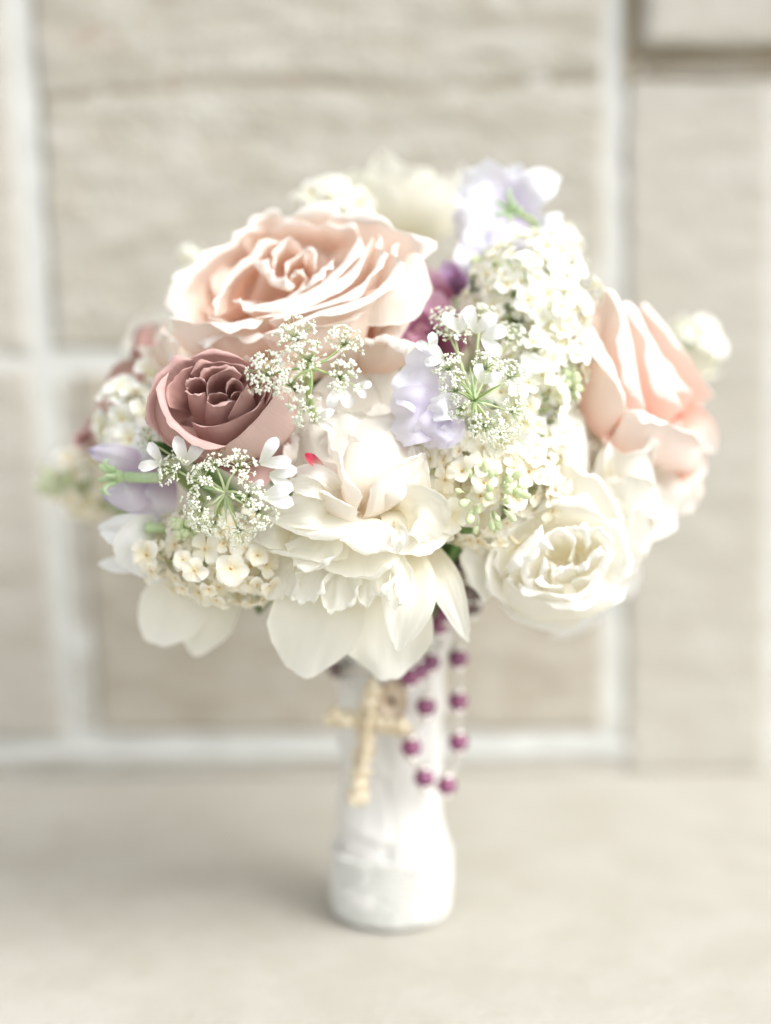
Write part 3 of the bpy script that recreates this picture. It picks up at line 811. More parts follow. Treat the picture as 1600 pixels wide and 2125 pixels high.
def side_rose():
    ax = Vector((.74, -.46, .42)).normalized()
    t = rose('garden_rose', 'blush pink rose turned to the side beside the white lilac', 1345, 830, -0.030, ax, 0.0340, 20, 'blush_pink', spin=1.2, seed=12, ruffle=.09, open_=.62, roll_k=1.1, hollow=.08, sink=.6)
    k = [2.0]
    def S(pts, hw, m='blush_pink', **kw):
        k[0] += 1.7
        kw.setdefault('cup', .25); kw.setdefault('ruffle', .1); kw.setdefault('tip', .2)
        strip_petal(t, m, pts, hw, seed=k[0], **kw)
    def P(base, rim, sign=1, **kw):
        k[0] += 1.31
        kw.setdefault('ruffle', .0006); kw.setdefault('serr', .02)
        loft(t, 'blush_pink', base, rim, None, sign=sign, seed=k[0], **kw)
    # outer face on the left
    P([(1200, 800, -.045), (1215, 850, -.045), (1240, 890, -.05)], [(1182, 690, -.055), (1196, 640, -.055), (1225, 622, -.052), (1250, 650, -.054)], 1, bulge=.006, lip=.003, vr=(.2, .8))
    P([(1215, 830, -.05), (1235, 880, -.055), (1262, 905, -.055)], [(1214, 715, -.070), (1232, 690, -.072), (1262, 745, -.078), (1285, 800, -.078), (1302, 850, -.074)], 1, bulge=.007, lip=.008, lip_ang=120, vr=(.2, 1))
    P([(1245, 830, -.045), (1285, 870, -.05), (1320, 880, -.05)], [(1242, 625, -.058), (1272, 610, -.060), (1296, 660, -.070), (1315, 730, -.072), (1330, 800, -.070), (1338, 856, -.066)], 1, bulge=.007, lip=.007, lip_ang=130, vr=(.1, 1))
    P([(1310, 820, -.035), (1350, 860, -.04), (1400, 870, -.04)], [(1293, 648, -.056), (1312, 640, -.058), (1345, 700, -.064), (1372, 765, -.064), (1395, 815, -.062), (1413, 853, -.058)], 1, bulge=.006, lip=.007, lip_ang=130, vr=(.0, 1))
    P([(1360, 810, -.028), (1400, 840, -.03), (1430, 850, -.03)], [(1318, 640, -.045), (1345, 690, -.052), (1378, 742, -.054), (1410, 785, -.052), (1438, 822, -.048)], 1, bulge=.005, lip=.006, lip_ang=130, vr=(.0, 1))
    P([(1400, 820, -.012), (1430, 840, -.01)], [(1322, 632, -.030), (1350, 640, -.032), (1400, 705, -.036), (1445, 770, -.032), (1482, 822, -.022)], 1, bulge=.004, lip=.004, vr=(.1, .9))
    # big rolled petal along the bottom
    P([(1262, 905, -.050), (1320, 930, -.048), (1390, 950, -.042), (1450, 960, -.032)], [(1300, 850, -.078), (1340, 862, -.078), (1390, 880, -.072), (1430, 898, -.064), (1460, 925, -.052)], 1, bulge=.008, lip=.016, lip_ang=85, vr=(.5, 1))
    P([(1240, 900, -.045), (1290, 940, -.045)], [(1232, 880, -.058), (1262, 940, -.062), (1310, 950, -.062), (1345, 925, -.060)], 1, bulge=.005, lip=.002, vr=(.3, .8))
    S([(1400, 860, -.03), (1450, 890, -.036), (1484, 940, -.03)], (40, 36, 14))
    S([(1375, 960, -.03), (1410, 1010, -.042), (1432, 1068, -.036)], (36, 50, 42), tip=.2, cup=-.2)
    S([(1400, 920, -.02), (1430, 960, -.03), (1465, 985, -.03)], (40, 40, 16), cup=.3)
side_rose()

def ivory_rose():
    ax = Vector((.06, -.95, -.06)).normalized()
    t = rose('garden_rose', 'ivory rose with open swirled centre at the lower edge of the bouquet', 1172, 1140, -0.078, ax, 0.0265, 22, 'ivory', spin=.3, seed=21, ruffle=.12, open_=.95, roll_k=.7, sink=.7, qr=(.55, 1))
    C = W(1165, 1150, -.100)
    k = [7.0]
    def P(base, rim, sign=1, **kw):
        k[0] += 1.31
        kw.setdefault('ruffle', .0006); kw.setdefault('serr', .02)
        loft(t, 'ivory', base, rim, (C, ax), sign=sign, seed=k[0], **kw)
    D = -.018
    P([(1130, 1160, D), (1150, 1130, D)], [(1040, 1200, -.006), (1035, 1150, -.004), (1060, 1105, -.003), (1110, 1070, -.002)], -1, bulge=.004, lip=.004)
    P([(1140, 1130, D), (1190, 1130, D)], [(1085, 1085, -.002), (1130, 1058, -.001), (1190, 1055, -.001), (1245, 1075, -.002), (1275, 1110, -.004)], -1, bulge=.004, lip=.006)
    P([(1200, 1140, D), (1210, 1180, D)], [(1245, 1080, -.003), (1282, 1115, -.004), (1296, 1165, -.005), (1280, 1215, -.006)], -1, bulge=.003, lip=.004)
    P([(1090, 1200, -.014), (1075, 1170, -.014), (1080, 1130, -.014)], [(1004, 1248, -.012), (984, 1205, -.008), (964, 1158, -.006), (990, 1120, -.007), (1040, 1085, -.006)], -1, bulge=.003, lip=.003, vr=(.3, 1))
    P([(1120, 1250, -.016), (1075, 1200, -.016), (1060, 1160, -.016)], [(1060, 1262, -.012), (1024, 1225, -.005), (1012, 1175, -.003), (1030, 1125, -.003), (1075, 1085, -.003)], -1, bulge=.003, lip=.003, vr=(.3, 1))
    P([(1060, 1250, -.016), (1120, 1275, -.018), (1200, 1270, -.018), (1265, 1250, -.016)], [(1045, 1200, -.004), (1090, 1232, -.002), (1150, 1246, -.002), (1210, 1244, -.002), (1262, 1215, -.004)], 1, bulge=.004, lip=.005)
    P([(1080, 1240, -.016), (1140, 1260, -.016), (1210, 1250, -.016), (1260, 1210, -.014)], [(1078, 1205, .000), (1110, 1225, .002), (1160, 1235, .002), (1205, 1225, .002), (1245, 1190, .000)], 1, bulge=.003, lip=.004)
    # left inner rolled lips
    P([(1085, 1230, D), (1075, 1190, D), (1090, 1150, D)], [(1068, 1205, .000), (1052, 1180, .002), (1070, 1140, .003), (1105, 1105, .003), (1125, 1090, .002)], 1, bulge=.003, lip=.008, lip_ang=130)
    P([(1125, 1235, D), (1110, 1200, D), (1120, 1160, D)], [(1110, 1232, .001), (1085, 1205, .003), (1088, 1165, .005), (1112, 1130, .005), (1132, 1108, .004)], 1, bulge=.003, lip=.008, lip_ang=130)
    P([(1170, 1240, D), (1140, 1225, D), (1135, 1190, D)], [(1170, 1215, .001), (1140, 1212, .004), (1120, 1185, .005), (1125, 1150, .005)], 1, bulge=.002, lip=.004)
    # heart and right curls
    P([(1160, 1170, D), (1180, 1165, D)], [(1130, 1150, .003), (1135, 1115, .005), (1165, 1104, .006), (1192, 1125, .005), (1186, 1165, .002)], -1, bulge=.002, lip=.002, vr=(.1, 1))
    P([(1165, 1200, D), (1190, 1200, D)], [(1138, 1165, .002), (1150, 1185, .005), (1168, 1178, .006), (1190, 1168, .004)], 1, bulge=.003, lip=.003)
    P([(1180, 1160, D), (1200, 1150, D)], [(1165, 1105, .003), (1195, 1098, .005), (1215, 1112, .004), (1218, 1140, .002)], -1, bulge=.002, lip=.004, vr=(.0, 1))
    P([(1190, 1190, D), (1220, 1180, D), (1230, 1160, D)], [(1180, 1180, .001), (1205, 1165, .004), (1225, 1150, .005), (1242, 1128, .004)], 1, bulge=.003, lip=.004, vr=(.2, 1))
    P([(1200, 1225, D), (1235, 1205, D), (1250, 1170, D)], [(1185, 1205, .000), (1220, 1190, .003), (1245, 1162, .004), (1255, 1130, .003)], 1, bulge=.003, lip=.005)
    P([(1215, 1160, D), (1235, 1150, D)], [(1208, 1110, .003), (1235, 1100, .003), (1255, 1120, .003), (1260, 1150, .001)], -1, bulge=.002, lip=.003)
ivory_rose()

def ruffled_rose():
    t = rose('garden_rose', 'ruffled ivory rose between the blush pink rose and the swirled ivory rose', 1262, 1030, -0.052, (.45, -.70, .30), 0.0270, 22, 'ivory', spin=2.3, seed=25, ruffle=.16, open_=.9)
    def P(base, rim, sign=1, sd=1, **kw):
        kw.setdefault('ruffle', .0009); kw.setdefault('serr', .03)
        loft(t, 'ivory', base, rim, None, sign=sign, seed=sd, **kw)
    # sweeping petals on its near side
    P([(1180, 1070, -.075), (1230, 1090, -.075), (1290, 1105, -.070)], [(1135, 985, -.082), (1180, 962, -.088), (1225, 985, -.092), (1270, 1035, -.090), (1300, 1078, -.082)], 1, sd=3.1, bulge=.006, lip=.007)
    P([(1150, 1050, -.07), (1200, 1060, -.07)], [(1100, 950, -.070), (1130, 880, -.072), (1180, 850, -.070), (1212, 880, -.070), (1222, 960, -.070)], 1, sd=4.4, bulge=.007, lip=.003)
    P([(1290, 1080, -.055), (1330, 1080, -.05)], [(1228, 985, -.070), (1262, 930, -.074), (1300, 945, -.074), (1335, 925, -.068), (1360, 960, -.060)], 1, sd=5.4, bulge=.006, lip=.006)
    P([(1280, 1120, -.06), (1320, 1120, -.055)], [(1280, 1000, -.076), (1310, 985, -.078), (1345, 1000, -.072), (1372, 1040, -.060)], 1, sd=6.4, bulge=.006, lip=.006)
    P([(1290, 1180, -.06), (1320, 1150, -.05)], [(1290, 1075, -.074), (1320, 1060, -.074), (1350, 1075, -.066), (1358, 1110, -.056)], 1, sd=7.4, bulge=.005, lip=.005)
    strip_petal(t, 'ivory', [(1262, 1000, -.07), (1264, 955, -.08), (1265, 915, -.078)], (10, 11, 5), seed=2, cup=.4)
ruffled_rose()
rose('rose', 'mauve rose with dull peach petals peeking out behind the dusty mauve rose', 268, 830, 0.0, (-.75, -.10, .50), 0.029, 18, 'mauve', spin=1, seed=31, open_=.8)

# ------------------------------------------------------------------ peonies
def front_peony():
    ax = Vector((.02, -.22, .97)).normalized()
    base = W(745, 1090, -0.094)
    t = thing('peony', 'full white peony with cupped heart and drooping outer petals over the handle', 'peony', base, axis_rot(ax, .6))
    rnd = random.Random(5)
    # cupped heart
    for i in range(13):
        q = i / 12
        th = i * R(137.5) + 1.2
        cup_petal(t, 'white_blush', th, lerp(.036, .047, q), lerp(.016, .024, q), R(lerp(70, 22, q)), R(lerp(100, 106, q)), R(lerp(0, 14, q)), lerp(.013, .024, q),
                  r0=.002, tip=.3, ruffle=.003, seed=40 + i, lip=.12, serr=.06, side=.05, nu=18, nv=22)
    def P(base, rim, sign=1, mat='white_blush', **kw):
        kw.setdefault('ruffle', .0008); kw.setdefault('serr', .03)
        loft(t, mat, base, rim, None, sign=sign, seed=rnd.uniform(0, 30), **kw)
    # smooth globe of petals closing over the heart
    P([(725, 1052, -.112), (748, 1060, -.116)], [(606, 955, -.094), (630, 898, -.098), (680, 868, -.100), (735, 862, -.102), (790, 880, -.104)], bulge=.011, lip=.003, vr=(.2, 1), ruffle=.0009, serr=.04)
    P([(745, 1056, -.116), (775, 1048, -.113)], [(712, 905, -.104), (745, 872, -.104), (795, 866, -.102), (838, 890, -.099), (862, 940, -.094)], bulge=.014, lip=.003, vr=(.2, 1), ruffle=.0009, serr=.04)
    P([(742, 1070, -.119), (775, 1068, -.117)], [(768, 1012, -.129), (795, 985, -.130), (838, 962, -.126), (880, 942, -.116), (890, 985, -.110)], bulge=.004, lip=.002, vr=(.3, 1), ruffle=.0009, serr=.05)
    P([(725, 1072, -.116), (748, 1074, -.119)], [(598, 992, -.114), (632, 998, -.122), (672, 1014, -.128), (708, 1036, -.131), (742, 1062, -.129)], bulge=.004, lip=.002, vr=(.3, 1), ruffle=.0009, serr=.05)
    P([(735, 1060, -.118), (750, 1062, -.119)], [(690, 925, -.120), (706, 950, -.128), (728, 990, -.132), (752, 1030, -.132)], bulge=.003, lip=.002, vr=(.3, 1), ruffle=.0006, serr=.05)
    P([(700, 1050, -.104), (730, 1060, -.108)], [(590, 985, -.090), (600, 920, -.094), (640, 880, -.096), (690, 880, -.098)], bulge=.009, lip=.002, vr=(.2, 1))
    P([(780, 1065, -.108), (820, 1060, -.104)], [(800, 900, -.098), (840, 870, -.096), (872, 905, -.094), (882, 980, -.090)], bulge=.009, lip=.002, vr=(.2, 1))
    # thin petals standing behind the globe, below the large blush rose
    P([(690, 960, -.075), (760, 960, -.075)], [(640, 860, -.080), (660, 800, -.082), (715, 770, -.082), (770, 790, -.080), (800, 850, -.078)], bulge=.006, lip=.002)
    P([(740, 960, -.07), (800, 960, -.07)], [(740, 830, -.078), (770, 775, -.078), (815, 760, -.074), (850, 800, -.072)], bulge=.006, lip=.002)
    P([(640, 970, -.075), (680, 970, -.075)], [(585, 920, -.080), (600, 850, -.084), (640, 815, -.084), (690, 830, -.080)], bulge=.006, lip=.002)
    def S(pts, hw, mat='white', **k):
        k.setdefault('serr', .11)
        return strip_petal(t, mat, pts, hw, seed=rnd.uniform(0, 30), nu=20, nv=24, **k)
    for fb, fr in (
            (((690, 1110, -.108), (722, 1115, -.110)), ((598, 1205, -.112), (622, 1250, -.118), (655, 1240, -.122), (672, 1200, -.126))),
            (((650, 1100, -.106), (690, 1108, -.108)), ((528, 1165, -.102), (552, 1222, -.108), (596, 1238, -.112), (622, 1196, -.118))),
            (((715, 1115, -.110), (755, 1115, -.112)), ((662, 1225, -.116), (688, 1264, -.119), (728, 1250, -.121), (748, 1210, -.125))),
            (((770, 1110, -.110), (800, 1105, -.110)), ((735, 1222, -.118), (768, 1246, -.121), (802, 1222, -.124), (818, 1180, -.126))),
            (((808, 1095, -.110), (832, 1090, -.108)), ((800, 1225, -.127), (815, 1256, -.128), (838, 1236, -.127), (856, 1180, -.124))),
            (((700, 1090, -.112), (740, 1098, -.114)), ((590, 1130, -.118), (625, 1175, -.124), (672, 1180, -.128), (705, 1155, -.131)))):
        P(fb, fr, mat='white', bulge=.004, lip=.004, lip_ang=140, vr=(.3, 1), ruffle=.0014, serr=.05)
    # ruffled skirt: long lofted petals with turned-up ragged rims, then loose tongues
    P([(700, 1062, -.112), (745, 1075, -.116)], [(552, 1078, -.112), (585, 1095, -.122), (640, 1112, -.128), (700, 1118, -.130), (745, 1108, -.128)], mat='white', bulge=.003, lip=.003, vr=(.3, 1))
    P([(690, 1090, -.104), (740, 1100, -.108)], [(524, 1106, -.106), (548, 1140, -.114), (600, 1160, -.122), (660, 1166, -.126), (720, 1160, -.126)], mat='white', bulge=.003, lip=.003, vr=(.3, 1))
    P([(720, 1110, -.106), (780, 1105, -.108)], [(650, 1150, -.122), (690, 1190, -.124), (750, 1200, -.124), (800, 1185, -.126), (830, 1160, -.124)], mat='white', bulge=.003, lip=.004, vr=(.3, 1))
    P([(780, 1070, -.112), (830, 1060, -.108)], [(790, 1130, -.128), (840, 1150, -.124), (895, 1150, -.118), (930, 1105, -.110), (925, 1060, -.106)], mat='white', bulge=.004, lip=.004, vr=(.3, 1))
    P([(740, 1075, -.116), (780, 1078, -.116)], [(705, 1120, -.132), (760, 1145, -.133), (815, 1135, -.132), (830, 1105, -.128)], mat='white', bulge=.003, lip=.004, lip_ang=130, vr=(.3, 1))
    S([(745, 1075, -.100), (655, 1055, -.124), (552, 1078, -.118)], (26, 46, 20), cup=.35, ruffle=.22)
    S([(800, 1075, -.100), (870, 1060, -.122), (925, 1118, -.112)], (36, 58, 38), cup=.55, ruffle=.3)
    S([(800, 1085, -.100), (830, 1110, -.130), (822, 1150, -.130)], (16, 20, 12), cup=.5, ruffle=.3)
    S([(640, 1100, -.100), (570, 1110, -.116), (522, 1090, -.106)], (24, 30, 18), cup=.4, ruffle=.3)
    S([(830, 1090, -.096), (862, 1010, -.116), (858, 925, -.108)], (24, 32, 20), cup=.4, ruffle=.25)
    S([(820, 1085, -.096), (890, 1030, -.108), (890, 960, -.100)], (24, 30, 18), cup=.4, ruffle=.25)
    S([(728, 1062, -.104), (672, 985, -.131), (592, 978, -.122)], (14, 18, 8), 'white_red', cup=.3, ruffle=.2)
    S([(725, 1040, -.104), (655, 1010, -.130), (578, 1008, -.120)], (16, 24, 9), cup=.3, ruffle=.2)
    S([(735, 1060, -.108), (700, 1000, -.122), (655, 952, -.116)], (14, 26, 10), 'white_red', cup=.3, ruffle=.15)
    S([(755, 1072, -.114), (800, 1020, -.126), (850, 962, -.118)], (12, 40, 22), 'white_blush', cup=-.3, ruffle=.2)
    S([(640, 1030, -.085), (630, 950, -.100), (600, 900, -.096)], (30, 40, 26), 'white_blush', cup=.3, ruffle=.2)
    S([(700, 1000, -.080), (690, 900, -.094), (670, 850, -.088)], (30, 44, 30), 'white_blush', cup=.3, ruffle=.2)
    S([(800, 1000, -.080), (800, 880, -.094), (790, 835, -.088)], (30, 44, 26), 'white_blush', cup=.3, ruffle=.2)
    # drooping guard petals
    S([(715, 1140, -.088), (665, 1260, -.106), (615, 1402, -.098)], (44, 96, 84), tip=.30, cup=.18, ruffle=.12, serr=.02)
    S([(775, 1150, -.084), (800, 1280, -.096), (812, 1408, -.088)], (44, 96, 82), tip=.30, cup=.18, ruffle=.12, serr=.02)
    S([(825, 1120, -.096), (848, 1235, -.120), (826, 1352, -.116)], (36, 60, 12), tip=.15, cup=.22, ruffle=.14, serr=.02)
    S([(876, 1130, -.090), (926, 1215, -.104), (972, 1332, -.096)], (26, 36, 6), tip=.1, cup=.25, ruffle=.14, curl=.5, serr=.02)
    # red-splashed petal tip left of the heart
    S([(668, 968, -.120), (650, 955, -.133), (634, 940, -.134)], (7, 11, 9), 'red', cup=.3, ruffle=.2)
    add_stem(t, base - ax * .004, r=.003)
    return t
front_peony()

def back_peony(label, cpx, cpy, y, axis, Rr, seed, extra=(), mat='white'):
    ax = Vector(axis).normalized()
    base = W(cpx, cpy, y) - ax * Rr * .4
    t = thing('peony', label, 'peony', base, axis_rot(ax, seed))
    rnd = random.Random(seed)
    for i in range(22):
        q = i / 21
        cup_petal(t, mat, i * R(137.5), Rr * lerp(.7, 1.3, q) * rnd.uniform(.9, 1.1), Rr * lerp(.3, .6, q), R(lerp(80, 5, q)), R(lerp(92, 50, q)), R(lerp(0, 45, q)), Rr * lerp(.25, .9, q),
                  r0=Rr * .05, ruffle=Rr * .12, seed=seed + i * 1.7, serr=.05)
    for pts, hw in extra:
        strip_petal(t, mat, pts, hw, seed=rnd.uniform(0, 30), cup=.2, ruffle=.14, tip=.35)
    add_stem(t, base - ax * .003, r=.003)
    return t

back_peony('white peony at the very top behind the large blush rose', 835, 455, 0.055, (0, .25, .95), 0.036, 51)
back_peony('white peony low at the back with one petal hanging below the ivory rose', 1085, 1010, 0.045, (.55, .55, -.1), 0.036, 52,
           extra=[([(1260, 1160, .02), (1230, 1240, .035), (1150, 1325, .045)], (24, 40, 26)), ([(1230, 1140, .02), (1290, 1180, .03), (1305, 1240, .035)], (30, 34, 20))], mat='cool_white')
back_peony('white peony at the back on the mauve rose side', 470, 800, 0.06, (-.5, .75, .25), 0.045, 53)
back_peony('white peony at the back on the blush pink rose side', 1040, 760, 0.085, (.4, .85, .2), 0.05, 54)

# loose white flower with two broad petals hanging at the lower left
def low_flower():
    base = W(470, 1120, -.062)
    t = thing('hanging_flower', 'white flower with two broad petals hanging under the small lilac cluster', 'flower', base)
    S = lambda pts, hw, **k: strip_petal(t, 'white', pts, hw, **k)
    S([(480, 1120, -.062), (385, 1230, -.078), (305, 1330, -.070)], (36, 70, 66), seed=3.3, tip=.30, serr=.015, cup=.22, ruffle=.12)
    S([(490, 1130, -.058), (440, 1250, -.072), (402, 1358, -.064)], (40, 62, 52), seed=4.1, tip=.34, serr=.015, cup=.2, ruffle=.12)
    S([(490, 1120, -.058), (520, 1190, -.07), (500, 1245, -.064)], (30, 40, 24), seed=9.1, tip=.3, cup=.3, ruffle=.16)
    S([(480, 1110, -.055), (400, 1120, -.06), (330, 1150, -.05)], (30, 46, 30), seed=8.1, tip=.3, cup=.3, ruffle=.16)
    add_stem(t, W(490, 1125, -.055))
low_flower()

# ------------------------------------------------------------------ sweet peas
def sepals(t, c, out, n, ln, rad, seed, mat='calyx'):
    """A small five-pointed calyx: cup plus curling sepals."""
    rnd = random.Random(seed)
    o = Vector(out).normalized()
    a = o.orthogonal().normalized(); b = o.cross(a)
    V, F = tube_geo([c, c + o * ln * .25, c + o * ln * .6], [rad * .45, rad * .95, rad * 1.05], 10)
    mesh_obj('calyx', V, F, M[mat], t, world=True)
    for i in range(n):
        an = 2 * math.pi * i / n + rnd.uniform(-.2, .2)
        d = a * math.cos(an) + b * math.sin(an)
        p = [c + o * ln * .5 + d * rad, c + o * ln * .85 + d * rad * 1.5, c + o * ln * 1.0 + d * rad * 2.4, c + o * ln * .75 + d * rad * (2.9 + rnd.uniform(-.3, .4))]
        pts = spline(p, 8)
        V, F = tube_geo(pts, [rad * .42, rad * .44, rad * .42, rad * .38, rad * .34, rad * .28, rad * .2, rad * .13, rad * .05], 6)
        mesh_obj('sepal', V, F, M[mat], t, world=True)

def sweet_pea_front():
    c = W(945, 850, -.095)
    t = thing('sweet_pea', 'pale lavender sweet pea nestled above the white peony', 'sweet pea', c)
    S = lambda pts, hw, m='lavender', **k: strip_petal(t, m, pts, hw, **k)
    S([(940, 850, -.095), (880, 795, -.112), (826, 775, -.106)], (30, 66, 52), seed=1.1, cup=.3, ruffle=.2, tip=.25)
    S([(940, 858, -.095), (868, 862, -.114), (812, 872, -.106)], (26, 60, 58), seed=2.4, cup=.25, ruffle=.2, tip=.25)
    S([(945, 862, -.098), (905, 890, -.118), (882, 925, -.110)], (22, 42, 30), seed=3.7, cup=.35, ruffle=.24)
    S([(945, 855, -.100), (925, 845, -.120), (890, 858, -.117)], (18, 30, 22), 'pale_lavender', seed=4.9, cup=.5, ruffle=.3)
    S([(945, 868, -.098), (935, 900, -.116), (905, 915, -.112)], (16, 26, 18), seed=5.2, cup=.5, ruffle=.3)
    sepals(t, W(952, 852, -.088), (-1, -.3, 0), 5, .006, .0022, 3)
    add_stem(t, W(954, 853, -.088), 'fine_stem', .0012)
sweet_pea_front()

def sweet_pea_left():
    c = W(300, 988, -.085)
    t = thing('sweet_pea', 'violet edged sweet pea seen from behind with pale green calyx and stem', 'sweet pea', c)
    S = lambda pts, hw, m='violet_edge', **k: strip_petal(t, m, pts, hw, **k)
    S([(320, 985, -.080), (245, 948, -.088), (178, 936, -.082)], (30, 28, 16), seed=1.9, cup=-.5, ruffle=.35, tip=.2, curl=-.5)
    S([(310, 985, -.080), (268, 1022, -.092), (212, 1018, -.082)], (40, 44, 30), seed=2.7, cup=-.3, ruffle=.22, tip=.25)
    S([(335, 985, -.078), (312, 1030, -.088), (270, 1062, -.082)], (34, 58, 46), seed=3.5, cup=-.15, ruffle=.22, tip=.3)
    S([(330, 975, -.078), (305, 945, -.084), (262, 930, -.080)], (24, 30, 18), 'pale_lavender', seed=6.5, cup=-.2, ruffle=.2)
    sepals(t, W(262, 989, -.094), (-.9, -.35, .05), 6, .0085, .0026, 8)
    V, F = tube_geo(spline([W(336, 990, -.098), W(295, 991, -.097), W(258, 989, -.0935)], 8), [.0020] * 8 + [.0016], 9)
    mesh_obj('stem', V, F, M['calyx'], t, world=True)
    V, F = tube_geo(spline([W(336, 990, -.098), W(380, 1000, -.075), Vector((-.012, 0, .11))], 10), .0015, 7)
    mesh_obj('stem', V, F, M['fine_stem'], t, world=True)
sweet_pea_left()

def sweet_pea_white():
    c = W(340, 1125, -.08)
    t = thing('sweet_pea', 'white sweet pea with pointed wavy petals beside the small lilac cluster', 'sweet pea', c)
    S = lambda pts, hw, m='cool_white', **k: strip_petal(t, m, pts, hw, **k)
    S([(345, 1120, -.078), (275, 1102, -.090), (203, 1096, -.084)], (34, 40, 18), seed=1.3, cup=.4, ruffle=.3, tip=.25)
    S([(340, 1115, -.078), (300, 1135, -.094), (262, 1180, -.088)], (44, 62, 38), seed=2.9, cup=.35, ruffle=.28)
    S([(350, 1120, -.080), (330, 1155, -.096), (312, 1206, -.088)], (44, 52, 28), seed=3.8, cup=.3, ruffle=.28)
    S([(330, 1140, -.076), (262, 1168, -.082), (203, 1170, -.076)], (18, 22, 5), seed=4.4, cup=.35, ruffle=.15, tip=.1)
    S([(370, 1110, -.078), (372, 1160, -.092), (380, 1200, -.086)], (36, 42, 28), seed=5.8, cup=.3, ruffle=.25)
    V, F = tube_geo(spline([W(300, 1094, -.094), W(335, 1097, -.092), W(385, 1104, -.080)], 6), .0017, 8)
    mesh_obj('stem', V, F, M['calyx'], t, world=True)
    add_stem(t, W(360, 1120, -.075), 'fine_stem', .0013)
sweet_pea_white()

def sweet_pea_top():
    c = W(1050, 440, -.01)
    t = thing('sweet_pea', 'pale lavender sweet pea rising above the bouquet with bright green calyx', 'sweet pea', c)
    S = lambda pts, hw, m='pale_lavender', **k: strip_petal(t, m, pts, hw, **k)
    S([(1060, 445, -.008), (1005, 395, -.022), (958, 368, -.012)], (30, 62, 46), seed=1.5, cup=.3, ruffle=.24)
    S([(1062, 440, -.005), (1050, 385, -.018), (1030, 350, -.010)], (30, 50, 40), seed=7.5, cup=.3, ruffle=.22)
    S([(1062, 445, -.008), (1112, 388, -.020), (1166, 368, -.010)], (28, 40, 8), seed=2.2, cup=.35, ruffle=.34)
    S([(1075, 450, -.010), (1130, 468, -.022), (1166, 442, -.018)], (22, 22, 12), seed=3.2, cup=.4, ruffle=.2)
    S([(1050, 445, -.010), (990, 470, -.026), (950, 500, -.018)], (30, 54, 36), seed=4.6, cup=.3, ruffle=.26)
    S([(1040, 455, -.012), (1000, 510, -.030), (985, 560, -.022)], (30, 46, 26), seed=5.7, cup=.3, ruffle=.24)
    S([(1055, 455, -.012), (1060, 500, -.028), (1050, 540, -.020)], (30, 46, 30), 'lavender', seed=6.1, cup=.3, ruffle=.22)
    S([(985, 490, -.022), (962, 545, -.034), (955, 598, -.026)], (24, 24, 6), seed=8.1, cup=.4, ruffle=.2)
    sepals(t, W(1075, 440, -.030), (-.6, -.7, .2), 5, .008, .0025, 4)
    V, F = tube_geo(spline([W(1075, 440, -.030), W(1110, 480, -.02), W(1060, 620, -.01), Vector((.01, 0, .11))], 14), .0013, 7)
    mesh_obj('stem', V, F, M['fine_stem'], t, world=True)
sweet_pea_top()

def purple_pea():
    t = thing('sweet_pea', 'deep purple sweet pea tucked under the rising lavender sweet pea', 'sweet pea', W(945, 580, -.03))
    S = lambda pts, hw, m='purple', **k: strip_petal(t, m, pts, hw, **k)
    S([(952, 610, -.028), (938, 570, -.042), (918, 545, -.034)], (10, 20, 16), seed=1.5, cup=.5, ruffle=.3)
    S([(952, 615, -.028), (955, 585, -.040), (955, 560, -.032)], (10, 16, 10), seed=2.5, cup=.5, ruffle=.3)
    S([(955, 620, -.028), (978, 600, -.036), (985, 570, -.032)], (14, 20, 10), 'violet_edge', seed=3.5, cup=.5, ruffle=.3)
    add_stem(t, W(950, 620, -.026), 'fine_stem', .0012)
purple_pea()

def lisianthus():
    ax = Vector((.1, -.75, .6))
    base = W(885, 690, -.012)
    t = thing('lisianthus', 'magenta flower half hidden between the large blush rose and white lilac', 'flower', base)
    S = lambda pts, hw, m='magenta', **k: strip_petal(t, m, pts, hw, **k)
    S([(900, 720, -.02), (880, 660, -.045), (885, 600, -.030)], (26, 60, 50), seed=1.2, cup=.35, ruffle=.15)
    S([(890, 720, -.02), (850, 680, -.052), (830, 650, -.042)], (22, 44, 32), seed=2.2, cup=.35, ruffle=.15)
    S([(890, 725, -.02), (870, 705, -.062), (850, 690, -.058)], (22, 34, 24), seed=3.2, cup=.4, ruffle=.2)
    S([(900, 725, -.02), (930, 690, -.045), (940, 640, -.034)], (22, 50, 36), seed=4.2, cup=.35, ruffle=.15)
    S([(900, 640, -.005), (900, 590, -.012), (905, 560, 0.0)], (30, 50, 40), seed=5.2, cup=.3, ruffle=.15)
    S([(895, 730, -.03), (885, 715, -.066), (868, 712, -.064)], (16, 20, 12), seed=6.2, cup=.4, ruffle=.2)
    add_stem(t, W(895, 725, -.015))
lisianthus()

